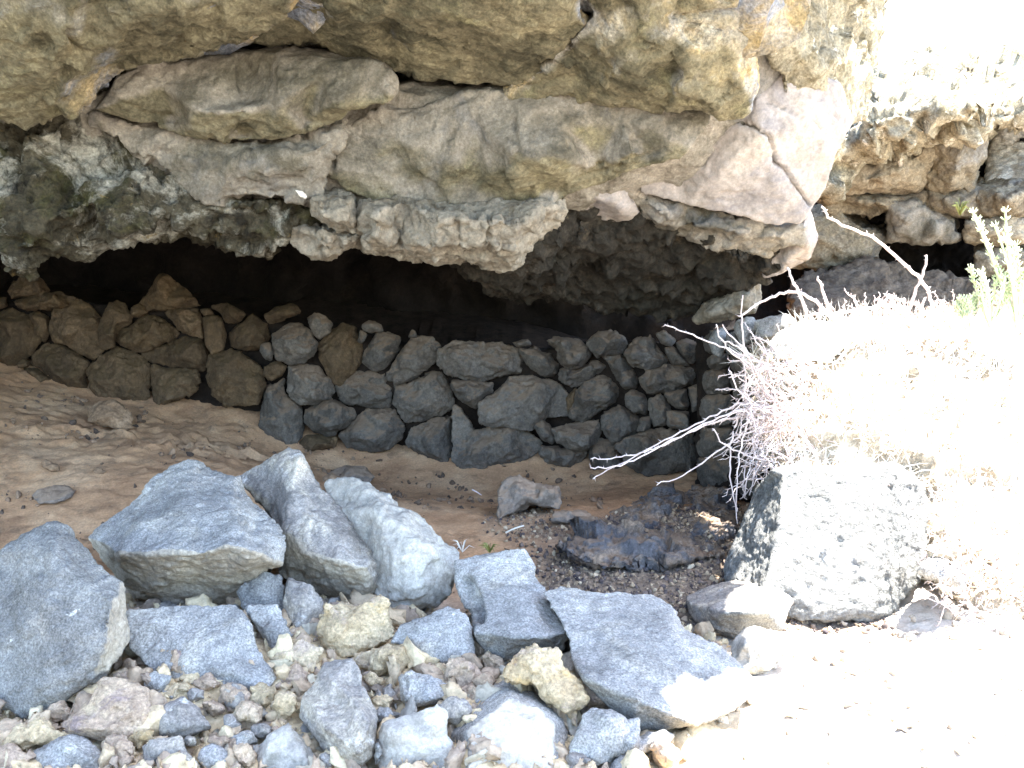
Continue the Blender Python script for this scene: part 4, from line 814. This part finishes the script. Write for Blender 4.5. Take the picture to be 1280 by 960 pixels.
pts, s = place(14000, -.3, 1.7, 4.3, 6.4, .004, .020, 3, lambda x, y, r: r.uniform(0, 1, len(x)) < zones(x, y)[1] * .9)
scatter('gravel', pts, s, pebmat('gravel_mix', [(0, '40383a'), (.35, '6d6057'), (.6, '8f7a62'), (.85, 'b09a7c'), (1, 'c9b89c')]), 5)
pts, s = place(6500, -1.9, 1.0, 2.75, 4.4, .004, .022, 8, lambda x, y, r: x < .95 - (4.2 - y) * .42 + r.uniform(-.05, .05, len(x)))
scatter('rubble', pts, s, pebmat('rubble_mix', [(0, '9a8977'), (.3, 'b9a286'), (.55, 'cbb48f'), (.8, 'dcc9a2'), (.92, '84837f'), (1, '9b9891')]), 6)
pts, s = place(1500, -1.9, 1.0, 2.75, 4.3, .026, .080, 18, lambda x, y, r: x < .9 - (4.2 - y) * .42)
scatter('rubble', pts, s, pebmat('rubble_lumps', [(0, '9a8977'), (.35, 'b9a286'), (.6, 'cbb48f'), (.85, 'dcc9a2'), (1, '8f8c86')]), 16, .4, 3)
pts, s = place(3200, -3.8, .6, 4.6, 7.8, .005, .035, 9, lambda x, y, r: r.uniform(0, 1, len(x)) < np.clip(.25 + fbm(np.stack([x * 2, y * 2, x * 0], 1), 2) * 1.2, 0.02, 1))
scatter('pebbles', pts, s, pebmat('pebble_mix', [(0, '4f4238'), (.5, '735e4b'), (1, '957b62')]), 7)
pts, s = place(900, .5, 3.2, 2.7, 4.6, .006, .03, 10, lambda x, y, r: x > 1.0 - (4.2 - y) * .42)
scatter('gravel', pts, s, pebmat('pale_gravel', [(0, '8d8174'), (.5, 'b0a28e'), (1, 'cdbfa8')]), 8)

# ================================================================== VEGETATION
class MB:
    def __init__(s): s.v = []; s.f = []
    def tube(s, pts, r0, r1, sides=6):
        pts = [Vector(p) for p in pts]; n = len(pts); base = len(s.v)
        for i, p in enumerate(pts):
            d = (pts[min(i + 1, n - 1)] - pts[max(i - 1, 0)]).normalized()
            a = d.cross(Vector((.3, .2, .93))).normalized(); b = d.cross(a); r = r0 + (r1 - r0) * i / (n - 1)
            for k in range(sides):
                an = 2 * PI * k / sides; s.v.append(p + (a * math.cos(an) + b * math.sin(an)) * r)
        for i in range(n - 1):
            for k in range(sides):
                a0, a1 = base + i * sides + k, base + i * sides + (k + 1) % sides
                s.f.append((a0, a1, a1 + sides, a0 + sides))
        s.f.append(tuple(base + (n - 1) * sides + k for k in range(sides)))
        s.f.append(tuple(base + k for k in reversed(range(sides))))
    def cone(s, p, d, r, h):
        d = d.normalized(); a = d.orthogonal().normalized(); b = d.cross(a); i = len(s.v)
        for k in range(3): s.v.append(p + (a * math.cos(2.1 * k) + b * math.sin(2.1 * k)) * r)
        s.v.append(p + d * h); s.f += [(i, i + 1, i + 3), (i + 1, i + 2, i + 3), (i + 2, i, i + 3)]
    def blade(s, p, tip, bend, w):
        p, tip = Vector(p), Vector(tip); m = (p + tip) / 2 + bend; d = (tip - p).normalized(); sd = d.cross(Vector((rng.uniform(-1, 1), rng.uniform(-1, 1), .3))).normalized() * w
        i = len(s.v); s.v += [p - sd, p + sd, m + sd * .8, m - sd * .8, tip]; s.f += [(i, i + 1, i + 2, i + 3), (i + 3, i + 2, i + 4)]
    def build(s, name, mat, parent=None):
        me = bpy.data.meshes.new(name); me.from_pydata([tuple(v) for v in s.v], [], s.f); me.update()
        for p in me.polygons: p.use_smooth = True
        return link(name, me, mat, parent)
def spline(pts, n=5):
    pts = [Vector(p) for p in pts]; out = []
    for i in range(len(pts) - 1):
        p0, p1, p2, p3 = pts[max(i - 1, 0)], pts[i], pts[i + 1], pts[min(i + 2, len(pts) - 1)]
        for k in range(n):
            t = k / n; out.append(.5 * ((2 * p1) + (-p0 + p2) * t + (2 * p0 - 5 * p1 + 4 * p2 - p3) * t * t + (-p0 + 3 * p1 - 3 * p2 + p3) * t ** 3))
    out.append(pts[-1]); return out
def branch(mb, pix, r0, r1, thorns=.028):
    """pix: base first, tip last"""
    pts = spline([P(*q) for q in pix])
    pts = [p + Vector((rng.uniform(-1, 1), rng.uniform(-1, 1), rng.uniform(-1, 1))) * .006 for p in pts]
    mb.tube(pts, r0, r1, 6)
    for i in range(len(pts) - 1):
        seg = pts[i + 1] - pts[i]
        for _ in range(max(1, int(seg.length / thorns))):
            if rng.random() < .75:
                rr = r0 + (r1 - r0) * i / len(pts)
                d = Vector((rng.uniform(-1, 1), rng.uniform(-1, 1), rng.uniform(-.7, 1))); d = d - seg.normalized() * d.dot(seg.normalized())
                mb.cone(pts[i] + seg * rng.random(), d + seg.normalized() * .3, max(rr * .8, .003), rng.uniform(.018, .032))
tb = empty('thorn_bush', P(985, 520, 5.3), 'leafless thorny bush trailing long whitish branches over the dark end of the wall', 'bush')
BR = ['985,470 960,455 930,445 900,432 865,418 830,404', '975,510 930,505 910,512 870,530 820,555 775,580 740,598', '975,516 940,510 900,522 850,545 800,572 770,583 738,585', '985,520 930,520 880,533 830,556 800,566 770,572 738,573',
      '975,515 945,530 920,548 890,570 860,590 822,605', '985,505 950,470 925,450 905,430 895,405', '990,478 955,460 930,435 902,407', '960,540 935,510 930,450 927,400 928,368', '985,522 950,510 925,490 912,462',
      '990,475 965,450 945,427', '960,505 935,510 918,535 912,570 915,610 922,640', '970,510 945,512 930,540 922,590 921,655', '975,520 958,535 940,560 930,600 932,625', '980,530 962,545 945,580 938,620', '960,575 935,570 905,555 890,535',
      '1000,440 985,430 970,405', '965,500 945,480 930,470 912,472', '990,520 960,490 930,440 900,425']
for k, l in enumerate(BR):
    q = S(l); n = len(q); Yb = 5.25 - .05 * (k % 3); mb = MB()
    branch(mb, [(x, y, Yb - .12 * i / n) for i, (x, y, _) in enumerate(q)], .0062, .003); mb.build('branch', M['twig'], tb)
mb = MB()
for _ in range(300):
    x, y = rng.uniform(925, 1010), rng.uniform(440, 600); a = rng.uniform(0, 2 * PI); L = rng.uniform(15, 60); Y = rng.uniform(5.05, 5.45)
    x = max(x, 935 + abs(y - 520) * .25)
    pts = [(x, y, Y), (x + L * .5 * math.cos(a) + rng.uniform(-6, 6), y + L * .5 * math.sin(a) + rng.uniform(-6, 6), Y - .03), (x + L * math.cos(a), y + L * math.sin(a) + 8, Y - rng.uniform(-.05, .1))]
    branch(mb, pts, .0035, .0018, .08)
mb.build('twig_tangle', M['twig'], tb)
tb2 = empty('thorn_bush', P(1100, 405, 5.8), 'leafless thorny bush standing on top of the bank with one long arching branch', 'bush')
BR2 = ['1168,410 1165,380 1155,355 1130,330 1100,303 1075,290 1040,275 1028,258', '1128,412 1140,375 1150,350 1159,320', '1013,415 1005,385 995,360 985,335', '1044,412 1030,370 1022,345', '1052,408 1030,385 1005,368 980,366 950,378 925,396', '1130,385 1100,383 1050,390 1010,394',
       '1175,412 1160,395 1145,378', '1135,425 1165,395 1180,374', '1100,415 1108,390 1110,370 1130,378', '1140,415 1122,385 1108,368', '1095,412 1100,395 1112,380', '1050,412 1065,395 1080,385', '1190,410 1175,390 1170,378', '1160,412 1150,390 1158,372', '1075,412 1090,398 1102,378', '1120,412 1135,398 1122,378', '1030,414 1022,398 1026,384', '1150,412 1128,402 1100,398 1068,404']
for k, l in enumerate(BR2):
    q = S(l); n = len(q); Yb = 5.75 - .06 * (k % 3); mb = MB()
    branch(mb, [(x, y, Yb - .15 * i / n) for i, (x, y, _) in enumerate(q)], .0105, .006); mb.build('branch', M['twig'], tb2)
mb = MB()
for _ in range(120):
    x, y = rng.uniform(1040, 1230), rng.uniform(385, 430); a = rng.uniform(-PI, 0); L = rng.uniform(12, 34); Y = rng.uniform(5.5, 5.8)
    branch(mb, [(x, y, Y), (x + L * .5 * math.cos(a), y + L * .5 * math.sin(a), Y), (x + L * math.cos(a) + rng.uniform(-5, 5), y + L * math.sin(a), Y - .04)], .004, .002, .06)
mb.build('twig_tangle', M['twig'], tb2)
tb3 = empty('thorn_bush', P(1240, 700, 4.5), 'dry grey bush of tangled twigs hanging over the dark flat stone by the margin', 'bush')
for l in ('1290,650 1260,690 1215,735 1180,738', '1290,680 1250,700 1222,740 1220,760', '1200,690 1170,690 1150,700', '1240,640 1215,690 1195,715 1180,735', '1290,610 1240,650 1200,680 1160,692', '1270,720 1240,750 1222,758', '1110,600 1098,620 1088,660 1076,700', '1060,600 1050,640 1040,670', '1290,740 1262,700 1240,660', '1230,620 1245,680 1262,740 1275,780'):
    q = S(l); mb = MB(); branch(mb, [(x, y, 4.62 if x > 1140 else 4.5) for x, y, _ in q], .008, .004); mb.build('branch', M['twig'], tb3)
mb = MB()
for _ in range(240):
    x, y = rng.uniform(1165, 1320), rng.uniform(610, 770); 
    if (x - 1140) < (y - 640) * .35: continue
    a = rng.uniform(0, 2 * PI); L = rng.uniform(15, 50); Y = rng.uniform(4.25, 4.6)
    branch(mb, [(x, y, Y), (x + L * .5 * math.cos(a) + 4, y + L * .5 * math.sin(a), Y - .03), (x + L * math.cos(a), y + L * math.sin(a) + 5, Y)], .004, .0018, .1)
mb.build('twig_tangle', M['twig'], tb3)
# dry grass smothering the bank
bank = bpy.data.objects['rubble_bank']; bmsh = bank.data
pc = np.empty(len(bmsh.polygons) * 3); bmsh.polygons.foreach_get('center', pc); pc = pc.reshape(-1, 3) + np.array(bank.location)
pn = np.empty(len(bmsh.polygons) * 3); bmsh.polygons.foreach_get('normal', pn); pn = pn.reshape(-1, 3)
sel = np.where((pn[:, 1] * -.5 + pn[:, 2] > .1) & (pc[:, 1] < 6.3) & (pc[:, 0] < 3.4))[0]
mb = MB()
r_ = np.random.RandomState(4)
for i in r_.choice(sel, 6500):
    p = Vector(pc[i]); L = rng.uniform(.06, .2)
    gx_, gy_ = 640 + F * p.x / p.y, p.z
    if p.z < .35 and rng.random() < .45: continue
    if p.x < 1.62 and p.z > .98: continue
    d = Vector(pn[i]) * .6 + Vector((rng.gauss(0, .45), rng.gauss(-.1, .4), rng.gauss(.25, .45)))
    d.normalize(); mb.blade(p - d * .01, p + d * L, Vector((rng.uniform(-.02, .02), rng.uniform(-.02, .02), rng.uniform(0, .03))), rng.uniform(.0014, .0036))
o = mb.build('dry_grass', M['straw']); o['kind'] = 'stuff'
mb = MB()
for _ in range(420):
    x = rng.uniform(1105, 1290); y0 = float(np.interp(x, [1095, 1140, 1185, 1240, 1300], [106, 92, 82, 88, 92]))
    if math.sin(x * .09) + .6 * math.sin(x * .23 + 1) < .15: continue
    p = P(x, y0 + rng.uniform(3, 34), rng.uniform(11.0, 12.0)); d = Vector((rng.gauss(0, .6), rng.gauss(0, .5), rng.uniform(.1, 1))).normalized()
    mb.blade(p, p + d * rng.uniform(.03, .09), Vector((0, 0, .01)), .009)
o = mb.build('scrub', M['scrub']); o['kind'] = 'stuff'
# succulents
def succulent(x, y, Y, h, n, label):
    b = P(x, y, Y); e = empty('succulent_shrub', b, label, 'shrub', 'succulent shrubs on the bank')
    st, lf = MB(), MB()
    for _ in range(n):
        tip = b + Vector((rng.uniform(-.45, .45) * h, rng.uniform(-.3, .3) * h, h * rng.uniform(.7, 1.05)))
        pts = spline([b, b.lerp(tip, .5) + Vector((rng.uniform(-.02, .02), 0, .02)), tip], 5); st.tube(pts, .009, .006, 6)
        for i, p in enumerate(pts):
            if i < len(pts) * .35: continue
            for _k in range(9):
                d = Vector((rng.gauss(0, 1), rng.gauss(0, 1), rng.gauss(.7, .5))).normalized()
                lf.tube([p, p + d * .018, p + d * rng.uniform(.02, .032) + Vector((0, 0, .008))], .0045, .0015, 4)
    st.build('stem', M['succ'], e); lf.build('foliage', M['succ'], e)
succulent(1208, 412, 5.6, .17, 12, 'low round pale green succulent cushion on top of the bank')
succulent(1238, 410, 5.55, .32, 7, 'pale green succulent of middle height between the cushion and the tallest shrub')
succulent(1272, 412, 5.5, .60, 14, 'tallest pale green succulent shrub on the bank, at the margin')
def tuft(name, x, y, Y, n, L, label, cat, mat, w=.004):
    b = P(x, y, Y); mb = MB()
    for _ in range(n):
        d = Vector((rng.gauss(0, .8), rng.gauss(0, .5), rng.uniform(.2, 1))).normalized()
        mb.blade(b, b + d * L * rng.uniform(.6, 1.1), Vector((0, 0, L * .3)), w)
    tag(mb.build(name, mat), label, cat)
tuft('fern', 1200, 268, 10.1, 26, .17, 'little yellow green fern growing from a joint of the far overhang', 'fern', M['green'], .01)
tuft('seedling', 612, 690, 5.0, 14, .07, 'tiny green seedling sprouting beside the notched slab', 'seedling', M['green'], .005)
tuft('grass_tuft', 578, 690, 5.0, 12, .08, 'small tuft of dry straw by the pale greenish boulder', 'grass', M['straw'], .002)
mb = MB(); mb.tube(spline([P(632, 666, 5.4), P(642, 661, 5.4), P(655, 657, 5.42)]), .006, .004); tag(mb.build('twig', M['white']), 'short white twig lying on the sand before the lone angular stone', 'twig')
mb = MB(); mb.tube(spline([P(590, 612, 6.3), P(596, 615, 6.3), P(602, 619, 6.28)]), .005, .003); tag(mb.build('twig', M['twig']), 'thin pale twig on the bare sand at the foot of the wall', 'twig')

# ================================================================== LIGHT, SKY, CAMERA
sun_dir = Vector((0.31, 0.0, 0.95)).normalized()      # toward the sun
sl = bpy.data.lights.new('sun', 'SUN'); sl.energy = 4.4; sl.angle = math.radians(.5); sl.color = (1, .98, .95)
so = bpy.data.objects.new('sun', sl); C.objects.link(so); so.rotation_euler = sun_dir.to_track_quat('Z', 'Y').to_euler(); so.location = sun_dir * 30
w = bpy.data.worlds.new('World'); scene.world = w; w.use_nodes = True
nt = w.node_tree; bg = nt.nodes['Background']; sk = nt.nodes.new('ShaderNodeTexSky'); sk.sky_type = 'NISHITA'; sk.sun_disc = False
sk.sun_elevation = math.asin(sun_dir.z); sk.sun_rotation = math.atan2(sun_dir.x, sun_dir.y)
sk.altitude = 0; sk.air_density = 1.0; sk.dust_density = 1.0
nt.links.new(sk.outputs[0], bg.inputs[0]); bg.inputs[1].default_value = .15
cam = bpy.data.cameras.new('camera'); co_ = bpy.data.objects.new('camera', cam); C.objects.link(co_)
cam.sensor_width = 36; cam.lens = 36.0; cam.clip_end = 500; cam.clip_start = .05
co_.location = (0, 0, CAMZ); co_.rotation_euler = (PI / 2 - PITCH, 0, 0)
scene.camera = co_
vs = scene.view_settings; vs.view_transform = 'Standard'; vs.look = 'None'; vs.gamma = 1; vs.use_curve_mapping = False; vs.exposure = 3.2
cy = scene.cycles; cy.max_bounces = 8; cy.diffuse_bounces = 5; cy.use_denoising = True
